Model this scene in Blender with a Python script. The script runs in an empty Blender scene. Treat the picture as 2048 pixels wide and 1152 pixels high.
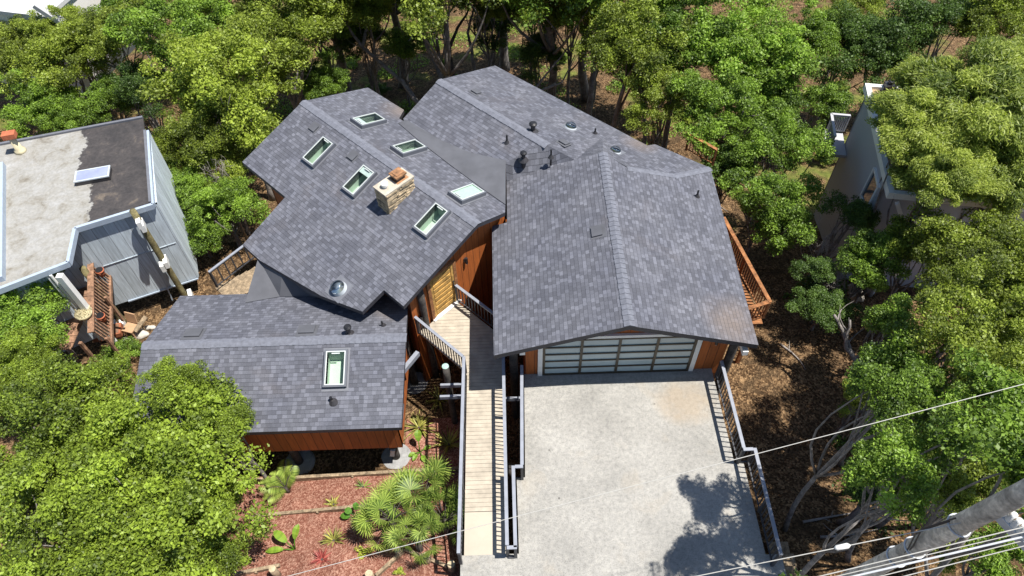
import bpy, bmesh, math, random
import numpy as np
from mathutils import Vector, Matrix
random.seed(7)
rng = np.random.default_rng(7)
SC = bpy.context.scene
COL = SC.collection
# ---------------------------------------------------------------- camera
F_PX, PITCH, ROLL, CAM_H = 1440.0, math.radians(51.7), math.atan(36/1144.0), 21.0
Fw = Vector((0, math.cos(PITCH), -math.sin(PITCH)))
R0 = Vector((1, 0, 0)); U0 = Vector((0, math.sin(PITCH), math.cos(PITCH)))
Rt = R0*math.cos(ROLL) - U0*math.sin(ROLL)
Up = R0*math.sin(ROLL) + U0*math.cos(ROLL)
CAMP = Vector((0, 0, CAM_H))
cd = bpy.data.cameras.new('camera'); cam = bpy.data.objects.new('camera', cd); COL.objects.link(cam)
cd.sensor_width = 36.0; cd.lens = 36.0*F_PX/2048.0; cd.clip_start = 0.1; cd.clip_end = 2000
m = Matrix((Rt, Up, -Fw)).transposed().to_4x4(); m.translation = CAMP
cam.matrix_world = m
SC.camera = cam
# ---------------------------------------------------------------- light
SUN_DIR = Vector((-0.40, 0.06, -1.0)).normalized()      # the way the light travels
w = bpy.data.worlds.new('World'); SC.world = w; w.use_nodes = True
nt = w.node_tree; bg = nt.nodes['Background']; bg.inputs['Strength'].default_value = 0.08
sky = nt.nodes.new('ShaderNodeTexSky'); sky.sky_type = 'NISHITA'; sky.sun_disc = False
sky.sun_elevation = math.asin(-SUN_DIR.z); sky.sun_rotation = math.atan2(-SUN_DIR.x, -SUN_DIR.y)
sky.altitude = 200; sky.air_density = 1.0; sky.dust_density = 0.6; sky.ozone_density = 1.2
nt.links.new(sky.outputs[0], bg.inputs['Color'])
sd = bpy.data.lights.new('sun', 'SUN'); sd.energy = 5.0; sd.angle = math.radians(0.5); sd.color = (1.0, 0.955, 0.88)
sun = bpy.data.objects.new('sun', sd); COL.objects.link(sun); sun.location = (20, -5, 60)
sun.rotation_euler = SUN_DIR.to_track_quat('-Z', 'Y').to_euler()
SC.view_settings.view_transform = 'Standard'; SC.view_settings.look = 'None'
SC.view_settings.exposure = 0.74; SC.view_settings.gamma = 1.0
# ---------------------------------------------------------------- geometry of the survey
def ray(px, py): return Fw + Rt*((px-1024)/F_PX) - Up*((py-576)/F_PX)
def at(px, py, z):
    d = ray(px, py); return CAMP + d*((z-CAM_H)/d.z)
def depth_at(px, py, dist):
    return CAMP + ray(px, py)*dist
def onplane(px, py, p0, g):           # plane z = p0.z + g.(xy - p0.xy)
    n = Vector((-g[0], -g[1], 1)); d = ray(px, py); return CAMP + d*((Vector(p0)-CAMP).dot(n)/d.dot(n))
def terr(x, y):
    if y < 4.6: z = -0.35
    elif y < 11: z = -0.35 - 0.42*(y-4.6)
    elif y < 15: z = -3.04 - 0.10*(y-11)
    elif y < 28: z = -3.44 - 0.27*(y-15)
    else: z = -6.95 - 0.17*(min(y, 70)-28)
    z += 0.10*math.sin(x*0.7+1.3)*math.sin(y*0.55) + 0.06*math.sin(x*1.9)*math.cos(y*1.7)
    if x < -12 and 13 < y < 24: z = max(z, -4.5)
    return z
def ground(px, py, dz=0.0):
    z = -2.0
    for _ in range(40):
        p = at(px, py, z); z = 0.5*z + 0.5*terr(p.x, p.y)
    p = at(px, py, z); p.z = terr(p.x, p.y)+dz
    return p
S2 = math.sqrt(0.5)
def UV(u, v, z): return Vector((S2*u + S2*v, -S2*u + S2*v, z))
# ---------------------------------------------------------------- materials
def new_mat(name):
    mt = bpy.data.materials.new(name); mt.use_nodes = True
    return mt, mt.node_tree, mt.node_tree.nodes['Principled BSDF']
def N(nt, typ, **kw):
    n = nt.nodes.new(typ)
    for k, v in kw.items(): setattr(n, k, v)
    return n
def mth(nt, op, a, b=None, c=None):
    n = nt.nodes.new('ShaderNodeMath'); n.operation = op
    for i, s in enumerate((a, b, c)):
        if s is None: continue
        if isinstance(s, (int, float)): n.inputs[i].default_value = s
        else: nt.links.new(s, n.inputs[i])
    return n.outputs[0]
def ramp(nt, fac, stops, interp='LINEAR'):
    n = nt.nodes.new('ShaderNodeValToRGB'); n.color_ramp.interpolation = interp
    els = n.color_ramp.elements
    while len(els) < len(stops): els.new(0.5)
    for e, (p, c) in zip(els, stops): e.position = p; e.color = (c[0], c[1], c[2], 1)
    nt.links.new(fac, n.inputs[0]); return n.outputs[0]
def mixc(nt, fac, a, b, mode='MIX'):
    n = nt.nodes.new('ShaderNodeMix'); n.data_type = 'RGBA'; n.blend_type = mode
    for i, s in ((0, fac), (6, a), (7, b)):
        if isinstance(s, (int, float)): n.inputs[i].default_value = s
        elif isinstance(s, tuple): n.inputs[i].default_value = (s[0], s[1], s[2], 1)
        else: nt.links.new(s, n.inputs[i])
    return n.outputs[2]
def noise(nt, vec, scale, detail=4, rough=0.55, dist=0.0):
    n = nt.nodes.new('ShaderNodeTexNoise'); n.inputs['Scale'].default_value = scale
    n.inputs['Detail'].default_value = detail; n.inputs['Roughness'].default_value = rough
    n.inputs['Distortion'].default_value = dist
    if vec is not None: nt.links.new(vec, n.inputs['Vector'])
    return n.outputs['Fac']
def coords(nt, which='Object'):
    return nt.nodes.new('ShaderNodeTexCoord').outputs[which]
def bump(nt, bs, h, dist=0.01, strength=0.6):
    b = nt.nodes.new('ShaderNodeBump'); b.inputs['Distance'].default_value = dist; b.inputs['Strength'].default_value = strength
    nt.links.new(h, b.inputs['Height']); nt.links.new(b.outputs[0], bs.inputs['Normal'])
def simple(name, c, rough=0.6, var=0.25, scale=6.0, metal=0.0, bmp=0.0):
    mt, nt, bs = new_mat(name)
    f = noise(nt, coords(nt), scale, 5)
    a = tuple(x*(1-var) for x in c); b = tuple(min(1, x*(1+var)) for x in c)
    nt.links.new(ramp(nt, f, [(0.3, a), (0.7, b)]), bs.inputs['Base Color'])
    bs.inputs['Roughness'].default_value = rough; bs.inputs['Metallic'].default_value = metal
    if bmp: bump(nt, bs, noise(nt, coords(nt), scale*6, 4), bmp)
    return mt
def make_shingles(name, base, row=0.132, tab=0.15):
    mt, nt, bs = new_mat(name)
    uvn = nt.nodes.new('ShaderNodeUVMap'); uvn.uv_map = 'UVMap'
    sp = nt.nodes.new('ShaderNodeSeparateXYZ'); nt.links.new(uvn.outputs[0], sp.inputs[0])
    u, v = sp.outputs[0], sp.outputs[1]
    rv = mth(nt, 'DIVIDE', v, row); ri = mth(nt, 'FLOOR', rv); rf = mth(nt, 'FRACT', rv)
    wn = N(nt, 'ShaderNodeTexWhiteNoise', noise_dimensions='1D'); nt.links.new(ri, wn.inputs['W'])
    off = mth(nt, 'MULTIPLY', wn.outputs['Value'], 7.3)
    # warp u so that the tabs get unequal widths
    wob = nt.nodes.new('ShaderNodeCombineXYZ'); nt.links.new(mth(nt, 'MULTIPLY', u, 2.1), wob.inputs[0]); nt.links.new(mth(nt, 'MULTIPLY', ri, 3.7), wob.inputs[1])
    wf = noise(nt, wob.outputs[0], 1.0, 1)
    cu = mth(nt, 'ADD', mth(nt, 'ADD', mth(nt, 'DIVIDE', u, tab), off), mth(nt, 'MULTIPLY', wf, 0.9))
    ci = mth(nt, 'FLOOR', cu); cf = mth(nt, 'FRACT', cu)
    cv = nt.nodes.new('ShaderNodeCombineXYZ'); nt.links.new(ci, cv.inputs[0]); nt.links.new(ri, cv.inputs[1])
    w2 = N(nt, 'ShaderNodeTexWhiteNoise', noise_dimensions='2D'); nt.links.new(cv.outputs[0], w2.inputs['Vector'])
    tone = ramp(nt, w2.outputs['Value'], [(0.0, tuple(x*0.74 for x in base)), (0.35, tuple(x*0.88 for x in base)), (0.7, tuple(x*1.06 for x in base)), (1.0, tuple(x*1.36 for x in base))])
    big = noise(nt, uvn.outputs[0], 0.7, 3)
    tone = mixc(nt, 1.0, tone, ramp(nt, big, [(0.3, (0.86, 0.86, 0.88)), (0.7, (1.1, 1.08, 1.05))]), 'MULTIPLY')
    stn = noise(nt, uvn.outputs[0], 0.33, 5, 0.6, 0.8)
    tone = mixc(nt, ramp(nt, stn, [(0.60, (0, 0, 0)), (0.78, (0.5, 0.5, 0.5))]), tone, tuple(x*y for x, y in zip(base, (1.25, 1.08, 0.92))))
    gr = noise(nt, uvn.outputs[0], 55, 2)
    tone = mixc(nt, 1.0, tone, ramp(nt, gr, [(0.3, (0.72, 0.72, 0.72)), (0.7, (1.25, 1.25, 1.25))]), 'MULTIPLY')
    geo = nt.nodes.new('ShaderNodeNewGeometry')      # dusty patches where water and leaves collect
    for cx_, cy_, cz_, rr_ in ((-4.3, 23.9, 2.7, 1.0), (5.1, 21.6, 2.3, .9), (-4.0, 14.9, 1.3, .9), (-.6, 19.2, 2.9, .8), (6.9, 13.0, 2.4, 1.3)):
        vd_ = N(nt, 'ShaderNodeVectorMath', operation='DISTANCE'); nt.links.new(geo.outputs['Position'], vd_.inputs[0]); vd_.inputs[1].default_value = (cx_, cy_, cz_)
        k_ = mth(nt, 'MULTIPLY', mth(nt, 'SUBTRACT', 1.0, mth(nt, 'MINIMUM', mth(nt, 'DIVIDE', vd_.outputs['Value'], rr_), 1.0)), mth(nt, 'MULTIPLY', big, 1.3))
        tone = mixc(nt, mth(nt, 'MINIMUM', k_, .7), tone, (0.19, 0.15, 0.125))
    # butt edges: shadow line under each course painted dark, with dark gaps between tabs
    edge = mth(nt, 'GREATER_THAN', rf, 0.90)
    gap = mth(nt, 'GREATER_THAN', cf, 0.93)
    groove = mth(nt, 'MAXIMUM', edge, mth(nt, 'MULTIPLY', gap, 0.6))
    col = mixc(nt, mth(nt, 'MULTIPLY', groove, 0.62), tone, tuple(x*0.30 for x in base))
    nt.links.new(col, bs.inputs['Base Color']); bs.inputs['Roughness'].default_value = 0.9
    bs.inputs['Specular IOR Level'].default_value = 0.2
    hgt = mth(nt, 'ADD', mth(nt, 'MULTIPLY', w2.outputs['Value'], 0.5), mth(nt, 'SUBTRACT', 1.0, rf))
    bump(nt, bs, hgt, 0.012, 0.7)
    return mt
def make_siding(name, c, pitch=0.30, groove=0.06):
    mt, nt, bs = new_mat(name)
    uvn = nt.nodes.new('ShaderNodeUVMap'); uvn.uv_map = 'UVMap'
    sp = nt.nodes.new('ShaderNodeSeparateXYZ'); nt.links.new(uvn.outputs[0], sp.inputs[0])
    k = mth(nt, 'DIVIDE', sp.outputs[0], pitch); fr = mth(nt, 'FRACT', k)
    wn = N(nt, 'ShaderNodeTexWhiteNoise', noise_dimensions='1D'); nt.links.new(mth(nt, 'FLOOR', k), wn.inputs['W'])
    mp = nt.nodes.new('ShaderNodeMapping'); mp.inputs['Scale'].default_value = (14, 1.2, 1); nt.links.new(uvn.outputs[0], mp.inputs[0])
    g = noise(nt, mp.outputs[0], 1.0, 5, 0.6)
    col = ramp(nt, g, [(0.3, tuple(x*0.75 for x in c)), (0.7, tuple(x*1.2 for x in c))])
    col = mixc(nt, 1.0, col, ramp(nt, wn.outputs['Value'], [(0, (0.85, 0.85, 0.85)), (1, (1.1, 1.1, 1.1))]), 'MULTIPLY')
    gr = mth(nt, 'LESS_THAN', fr, groove)
    col = mixc(nt, mth(nt, 'MULTIPLY', gr, 0.8), col, tuple(x*0.12 for x in c))
    nt.links.new(col, bs.inputs['Base Color']); bs.inputs['Roughness'].default_value = 0.75
    bump(nt, bs, mth(nt, 'SUBTRACT', 1.0, gr), 0.015, 0.8)
    return mt
def make_concrete():
    mt, nt, bs = new_mat('concrete_paving'); co = coords(nt)
    big = noise(nt, co, 0.55, 5, 0.6); fine = noise(nt, co, 8, 6, 0.8); vf = noise(nt, co, 34, 3, .7)
    col = ramp(nt, big, [(0.28, (0.235, 0.23, 0.215)), (0.5, (0.295, 0.287, 0.268)), (0.75, (0.365, 0.356, 0.333))])
    col = mixc(nt, 1.0, col, ramp(nt, fine, [(0.36, (0.76, 0.76, 0.76)), (0.5, (1.0, 1.0, 1.0)), (0.64, (1.18, 1.17, 1.14))]), 'MULTIPLY')
    col = mixc(nt, 1.0, col, ramp(nt, vf, [(0.34, (0.62, 0.60, 0.57)), (0.46, (1.0, 1.0, 1.0)), (0.62, (1.0, 1.0, 1.0)), (0.75, (1.3, 1.28, 1.22))]), 'MULTIPLY')
    sp0 = nt.nodes.new('ShaderNodeSeparateXYZ'); nt.links.new(co, sp0.inputs[0])
    # rust-brown stain by the far right corner
    sp = nt.nodes.new('ShaderNodeSeparateXYZ'); nt.links.new(co, sp.inputs[0])
    dx = mth(nt, 'DIVIDE', mth(nt, 'SUBTRACT', sp.outputs[0], 5.55), 1.15); dy = mth(nt, 'DIVIDE', mth(nt, 'SUBTRACT', sp.outputs[1], 11.6), 1.0)
    d2 = mth(nt, 'ADD', mth(nt, 'MULTIPLY', dx, dx), mth(nt, 'MULTIPLY', dy, dy))
    st = mth(nt, 'MULTIPLY', mth(nt, 'SUBTRACT', 1.0, mth(nt, 'MINIMUM', d2, 1.0)), mth(nt, 'ADD', mth(nt, 'MULTIPLY', noise(nt, co, 2.2, 5), 1.2), -0.1))
    col = mixc(nt, mth(nt, 'MINIMUM', st, 0.45), col, (0.30, 0.22, 0.13))
    b2 = noise(nt, co, 0.9, 3, 0.5, 0.6)
    col = mixc(nt, ramp(nt, b2, [(0.58, (0, 0, 0)), (0.78, (0.35, 0.35, 0.35))]), col, (0.36, 0.30, 0.22))
    sv = nt.nodes.new('ShaderNodeTexVoronoi'); sv.inputs['Scale'].default_value = 1.1; nt.links.new(co, sv.inputs['Vector'])
    col = mixc(nt, ramp(nt, sv.outputs['Distance'], [(0.02, (0.75, 0.75, 0.75)), (0.05, (0, 0, 0))]), col, (0.06, 0.055, 0.05))
    nt.links.new(col, bs.inputs['Base Color']); bs.inputs['Roughness'].default_value = 0.9
    bs.inputs['Specular IOR Level'].default_value = 0.2
    bump(nt, bs, fine, 0.006, 0.5); return mt
def make_ground():
    mt, nt, bs = new_mat('forest_floor'); co = coords(nt)
    big = noise(nt, co, 0.35, 5, 0.6); mid = noise(nt, co, 2.5, 5, 0.65)
    vo = nt.nodes.new('ShaderNodeTexVoronoi'); vo.inputs['Scale'].default_value = 16; nt.links.new(co, vo.inputs['Vector'])
    litter = ramp(nt, vo.outputs['Color'], [(0.1, (0.038, 0.023, 0.013)), (0.45, (0.10, 0.062, 0.034)), (0.9, (0.31, 0.21, 0.12))])
    litter = mixc(nt, 1.0, litter, ramp(nt, mid, [(0.3, (0.55, 0.52, 0.5)), (0.7, (1.25, 1.2, 1.1))]), 'MULTIPLY')
    grass = ramp(nt, mid, [(0.3, (0.05, 0.08, 0.015)), (0.7, (0.20, 0.22, 0.05))])
    sy_ = nt.nodes.new('ShaderNodeSeparateXYZ'); nt.links.new(co, sy_.inputs[0])
    far = ramp(nt, mth(nt, 'DIVIDE', sy_.outputs[1], 60.0), [(0.38, (0, 0, 0)), (0.45, (1, 1, 1))])
    drift = noise(nt, co, 0.9, 6, 0.7, 1.2)
    litter = mixc(nt, ramp(nt, drift, [(0.48, (0, 0, 0)), (0.62, (0.7, 0.7, 0.7))]), litter, (0.050, 0.034, 0.020))
    col = mixc(nt, mth(nt, 'MULTIPLY', far, ramp(nt, big, [(0.52, (0, 0, 0)), (0.64, (0.85, 0.85, 0.85))])), litter, grass)
    nt.links.new(col, bs.inputs['Base Color']); bs.inputs['Roughness'].default_value = 0.95
    bs.inputs['Specular IOR Level'].default_value = 0.1
    bump(nt, bs, vo.outputs['Distance'], 0.04, 0.8); return mt
def make_mulch():
    mt, nt, bs = new_mat('red_bark_mulch'); co = coords(nt)
    vo = nt.nodes.new('ShaderNodeTexVoronoi'); vo.inputs['Scale'].default_value = 24; vo.inputs['Randomness'].default_value = 1; nt.links.new(co, vo.inputs['Vector'])
    col = ramp(nt, vo.outputs['Color'], [(0.1, (0.14, 0.050, 0.034)), (0.5, (0.235, 0.108, 0.078)), (0.95, (0.42, 0.25, 0.19))])
    col = mixc(nt, 1.0, col, ramp(nt, noise(nt, co, 1.3, 4), [(0.3, (0.8, 0.78, 0.76)), (0.7, (1.15, 1.12, 1.1))]), 'MULTIPLY')
    nt.links.new(col, bs.inputs['Base Color']); bs.inputs['Roughness'].default_value = 0.95
    bs.inputs['Specular IOR Level'].default_value = 0.1
    bump(nt, bs, vo.outputs['Distance'], 0.03, 0.7); return mt
def make_leaf(name, dark, lit, trans=0.30, rough=0.5):
    mt, nt, bs = new_mat(name)
    a = N(nt, 'ShaderNodeAttribute', attribute_name='tone')
    oi = nt.nodes.new('ShaderNodeObjectInfo')
    t = mth(nt, 'ADD', a.outputs['Fac'], mth(nt, 'MULTIPLY', mth(nt, 'SUBTRACT', oi.outputs['Random'], 0.5), 0.34))
    mid = tuple((x+y)*0.5 for x, y in zip(dark, lit))
    col = ramp(nt, t, [(0.05, dark), (0.5, mid), (0.95, lit)])
    nt.links.new(col, bs.inputs['Base Color']); bs.inputs['Roughness'].default_value = rough
    bs.inputs['Specular IOR Level'].default_value = 0.35
    tr = nt.nodes.new('ShaderNodeBsdfTranslucent')
    nt.links.new(mixc(nt, 1.0, col, (1.15, 1.25, 0.55), 'MULTIPLY'), tr.inputs['Color'])
    mx = nt.nodes.new('ShaderNodeMixShader'); mx.inputs[0].default_value = trans
    nt.links.new(bs.outputs[0], mx.inputs[1]); nt.links.new(tr.outputs[0], mx.inputs[2])
    nt.links.new(mx.outputs[0], nt.nodes['Material Output'].inputs['Surface'])
    return mt
def make_bark(name, c, sc=5.0):
    mt, nt, bs = new_mat(name); co = coords(nt)
    f = noise(nt, co, sc, 6, 0.65, 0.4); g = noise(nt, co, sc*6, 3)
    col = ramp(nt, f, [(0.32, tuple(x*0.45 for x in c)), (0.52, c), (0.72, tuple(min(1, x*1.7) for x in c))])
    col = mixc(nt, 1.0, col, ramp(nt, g, [(0.3, (0.7, 0.7, 0.7)), (0.7, (1.2, 1.2, 1.2))]), 'MULTIPLY')
    nt.links.new(col, bs.inputs['Base Color']); bs.inputs['Roughness'].default_value = 0.9
    bump(nt, bs, f, 0.03, 0.8); return mt
def make_flatroof():
    mt, nt, bs = new_mat('flat_roof_coating'); co = coords(nt)
    sp = nt.nodes.new('ShaderNodeSeparateXYZ'); nt.links.new(co, sp.inputs[0])
    n1 = noise(nt, co, 0.55, 5, 0.6); n2 = noise(nt, co, 9, 5, 0.7); n3 = noise(nt, co, 1.4, 5, 0.7, 0.5)
    # bare tar on the right part, white coating on the left, a ragged border between
    # object space: x runs along the front eave
    k = mth(nt, 'ADD', sp.outputs[0], mth(nt, 'MULTIPLY', mth(nt, 'SUBTRACT', n1, 0.5), 2.6))
    k = mth(nt, 'ADD', k, mth(nt, 'MULTIPLY', mth(nt, 'SUBTRACT', n2, 0.5), 0.5))
    tarm = ramp(nt, k, [(0.46, (0, 0, 0)), (0.54, (1, 1, 1))])
    white = ramp(nt, n3, [(0.28, (0.15, 0.13, 0.10)), (0.42, (0.25, 0.24, 0.215)), (0.7, (0.33, 0.33, 0.325))])
    white = mixc(nt, 1.0, white, ramp(nt, n2, [(0.3, (0.8, 0.8, 0.8)), (0.7, (1.1, 1.1, 1.1))]), 'MULTIPLY')
    tar = ramp(nt, n3, [(0.35, (0.026, 0.024, 0.025)), (0.6, (0.05, 0.044, 0.043)), (0.75, (0.13, 0.105, 0.08))])
    tar = mixc(nt, 1.0, tar, ramp(nt, n2, [(0.3, (0.7, 0.7, 0.7)), (0.7, (1.3, 1.3, 1.3))]), 'MULTIPLY')
    nt.links.new(mixc(nt, tarm, white, tar), bs.inputs['Base Color']); bs.inputs['Roughness'].default_value = 0.85
    bump(nt, bs, n2, 0.01, 0.5); return mt
def glassy(name, c, rough=0.08, spec=0.5):
    mt, nt, bs = new_mat(name)
    f = noise(nt, coords(nt), 1.3, 3)
    nt.links.new(ramp(nt, f, [(0.3, tuple(x*0.9 for x in c)), (0.7, tuple(min(1, x*1.1) for x in c))]), bs.inputs['Base Color'])
    bs.inputs['Roughness'].default_value = rough; bs.inputs['Specular IOR Level'].default_value = spec
    return mt
def clear_glass(name, tint=(0.86, 0.93, 0.88), rough=0.02):
    mt, nt, bs = new_mat(name)
    nt.nodes.remove(bs)
    tr = nt.nodes.new('ShaderNodeBsdfTransparent'); tr.inputs[0].default_value = (*tint, 1)
    gl = nt.nodes.new('ShaderNodeBsdfGlossy'); gl.inputs['Roughness'].default_value = rough
    fr = nt.nodes.new('ShaderNodeLayerWeight'); fr.inputs['Blend'].default_value = 0.25
    mx = nt.nodes.new('ShaderNodeMixShader'); nt.links.new(mth(nt, 'MULTIPLY', fr.outputs['Fresnel'], 0.8), mx.inputs[0])
    nt.links.new(tr.outputs[0], mx.inputs[1]); nt.links.new(gl.outputs[0], mx.inputs[2])
    nt.links.new(mx.outputs[0], nt.nodes['Material Output'].inputs['Surface']); return mt

M = {}
M['shingle'] = make_shingles('slate_grey_shingles', (0.110, 0.115, 0.138))
M['ridge'] = simple('ridge_cap_shingle', (0.128, 0.135, 0.163), 0.9, 0.2, 8, bmp=0.006)
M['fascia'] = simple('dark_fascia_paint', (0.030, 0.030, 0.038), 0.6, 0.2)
M['membrane'] = simple('grey_roof_membrane', (0.082, 0.085, 0.098), 0.85, 0.16, 1.6, bmp=0.003)
M['siding'] = make_siding('rust_orange_siding', (0.36, 0.098, 0.018))
M['sidingb'] = make_siding('brown_base_siding', (0.20, 0.062, 0.024))
M['bluesiding'] = make_siding('grey_blue_siding', (0.50, 0.57, 0.63), 0.42, 0.03)
M['bluetrim'] = simple('pale_blue_trim', (0.34, 0.40, 0.48), 0.5, 0.08)
M['white'] = simple('white_trim_paint', (0.72, 0.72, 0.70), 0.5, 0.06)
M['concrete'] = make_concrete()
M['ground'] = make_ground()
M['mulch'] = make_mulch()
M['metal'] = simple('grey_painted_rail', (0.235, 0.25, 0.29), 0.45, 0.12, 4)
M['raildark'] = simple('dark_grey_baluster', (0.040, 0.042, 0.050), 0.5, 0.2, 4)
M['board'] = simple('tan_deck_board', (0.37, 0.325, 0.26), 0.75, 0.2, 3.0, bmp=0.003)
M['ply'] = simple('tan_ramp_panel', (0.40, 0.352, 0.282), 0.75, 0.08, 1.5)
M['log'] = make_bark('dark_stained_log', (0.060, 0.052, 0.047), 4)
M['logtan'] = make_bark('greenish_weathered_log', (0.17, 0.145, 0.065), 4)
M['pole'] = make_bark('weathered_pole_wood', (0.60, 0.54, 0.46), 3)
M['cut'] = simple('weathered_cut_end', (0.30, 0.42, 0.38), 0.8, 0.3, 14)
M['stump'] = simple('pale_cut_wood', (0.42, 0.34, 0.22), 0.85, 0.3, 12)
M['timber'] = make_bark('weathered_timber_edging', (0.26, 0.195, 0.125), 6)
M['cedar'] = make_bark('orange_cedar', (0.27, 0.115, 0.042), 5)
M['redwood'] = make_bark('brown_redwood', (0.25, 0.14, 0.085), 6)
M['footing'] = simple('grey_footing_concrete', (0.26, 0.26, 0.26), 0.85, 0.25, 7, bmp=0.006)
M['black'] = simple('black_pipe', (0.012, 0.012, 0.014), 0.45, 0.2)
M['dark'] = simple('dark_metal', (0.035, 0.033, 0.036), 0.4, 0.2)
M['flash'] = simple('grey_flashing', (0.135, 0.14, 0.16), 0.5, 0.1)
M['sash'] = simple('pale_sash_paint', (0.46, 0.49, 0.48), 0.5, 0.06)
M['skyframe'] = simple('grey_skylight_frame', (0.11, 0.117, 0.135), 0.35, 0.08)
M['steel'] = simple('pale_steel_frame', (0.46, 0.50, 0.53), 0.3, 0.08)
M['greendim'] = simple('skylight_shaft', (0.48, 0.57, 0.49), 0.7, 0.05)
M['shaftdark'] = glassy('skylight_blind', (0.06, 0.09, 0.09), 0.5, 0.4)
M['glass'] = clear_glass('clear_glazing')
M['dome'] = clear_glass('dome_acrylic', (0.80, 0.83, 0.86), 0.05)
M['frosted'] = glassy('frosted_door_pane', (0.36, 0.44, 0.46), 0.12, 0.6)
M['bronze'] = simple('bronze_door_frame', (0.045, 0.035, 0.022), 0.4, 0.15)
M['stone'] = simple('buff_ledge_stone', (0.40, 0.315, 0.205), 0.85, 0.55, 5, bmp=0.01)
M['stone2'] = simple('pale_cap_concrete', (0.42, 0.375, 0.305), 0.85, 0.25, 4)
M['rust'] = simple('rusty_steel', (0.26, 0.13, 0.06), 0.75, 0.65, 5)
M['terracotta'] = simple('terracotta_cap', (0.38, 0.11, 0.05), 0.8, 0.25)
M['cream'] = simple('cream_flue_paint', (0.52, 0.46, 0.30), 0.7, 0.2)
M['door'] = make_bark('varnished_fir_door', (0.48, 0.28, 0.075), 3)
M['flatroof'] = make_flatroof()
M['gravelroof'] = simple('brown_debris_roof', (0.36, 0.25, 0.15), 0.9, 0.35, 7, bmp=0.01)
M['stucco'] = simple('grey_stucco', (0.40, 0.40, 0.42), 0.9, 0.08, 30, bmp=0.004)
M['whitestucco'] = simple('white_stucco', (0.70, 0.68, 0.66), 0.9, 0.06, 10)
M['wire'] = simple('aluminium_cable', (0.42, 0.41, 0.38), 0.45, 0.1)
M['galv'] = simple('galvanised_fitting', (0.50, 0.52, 0.55), 0.35, 0.1)
M['window'] = glassy('dark_window_pane', (0.05, 0.07, 0.09), 0.05, 0.6)
M['rock'] = simple('pale_rock', (0.48, 0.45, 0.40), 0.9, 0.25, 4, bmp=0.02)
M['rope'] = simple('dry_straw', (0.50, 0.44, 0.27), 0.9, 0.3, 12)
M['cushion'] = simple('slate_blue_fabric', (0.10, 0.11, 0.19), 0.9, 0.1)
M['tanplastic'] = simple('tan_chair', (0.42, 0.26, 0.15), 0.6, 0.1)
M['tub'] = simple('red_brown_tub', (0.31, 0.115, 0.06), 0.5, 0.2)
LEAF = {
 'oak': make_leaf('olive_oak_leaves', (0.060, 0.085, 0.011), (0.33, 0.415, 0.052)),
 'green': make_leaf('fresh_green_leaves', (0.042, 0.080, 0.012), (0.27, 0.42, 0.050)),
 'dark': make_leaf('deep_green_leaves', (0.026, 0.056, 0.012), (0.13, 0.215, 0.036)),
 'feather': make_leaf('bright_willowy_leaves', (0.085, 0.13, 0.020), (0.43, 0.50, 0.09), 0.38),
 'front': make_leaf('sunny_oak_leaves', (0.058, 0.088, 0.011), (0.315, 0.425, 0.046)),
}
M['bark'] = make_bark('grey_oak_bark', (0.20, 0.18, 0.165), 3)
M['barkdark'] = make_bark('dark_oak_bark', (0.075, 0.062, 0.052), 3)
M['twig'] = simple('bare_grey_twigs', (0.26, 0.235, 0.215), 0.9, 0.3, 3)
M['palm'] = make_leaf('fan_palm_leaves', (0.07, 0.13, 0.02), (0.36, 0.46, 0.09), 0.3)
M['flax'] = make_leaf('striped_flax_leaves', (0.05, 0.055, 0.015), (0.44, 0.42, 0.10), 0.2)
M['redflax'] = make_leaf('red_cordyline_leaves', (0.16, 0.02, 0.02), (0.52, 0.14, 0.11), 0.2)
M['banana'] = make_leaf('broad_lime_leaves', (0.10, 0.22, 0.02), (0.34, 0.48, 0.06), 0.35)
M['broad'] = make_leaf('broad_green_leaves', (0.03, 0.10, 0.015), (0.12, 0.28, 0.03), 0.3)
M['lime'] = make_leaf('lime_ground_leaves', (0.20, 0.24, 0.03), (0.45, 0.50, 0.06), 0.3)

# ---------------------------------------------------------------- object helpers
def tag(o, label=None, cat=None, group=None, kind=None):
    if label: o['label'] = label
    if cat: o['category'] = cat
    if group: o['group'] = group
    if kind: o['kind'] = kind
    return o
def empty(name, loc, rz=0.0):
    o = bpy.data.objects.new(name, None); COL.objects.link(o); o.location = loc; o.rotation_euler = (0, 0, rz)
    o.empty_display_size = 0.3; return o
def thing(name, label, cat, loc=(0, 0, 0), group=None, rz=0.0):
    return tag(empty(name, loc, rz), label, cat, group)
def link(name, me, parent=None):
    o = bpy.data.objects.new(name, me); COL.objects.link(o)
    if parent is not None: o.parent = parent
    return o
def origin(parent):
    """world matrix of an (unrotated or z-rotated) ancestor chain, without a depsgraph update"""
    mt = Matrix.Identity(4)
    while parent is not None:
        mt = Matrix.LocRotScale(parent.location, parent.rotation_euler, parent.scale) @ mt
        parent = parent.parent
    return mt
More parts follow.
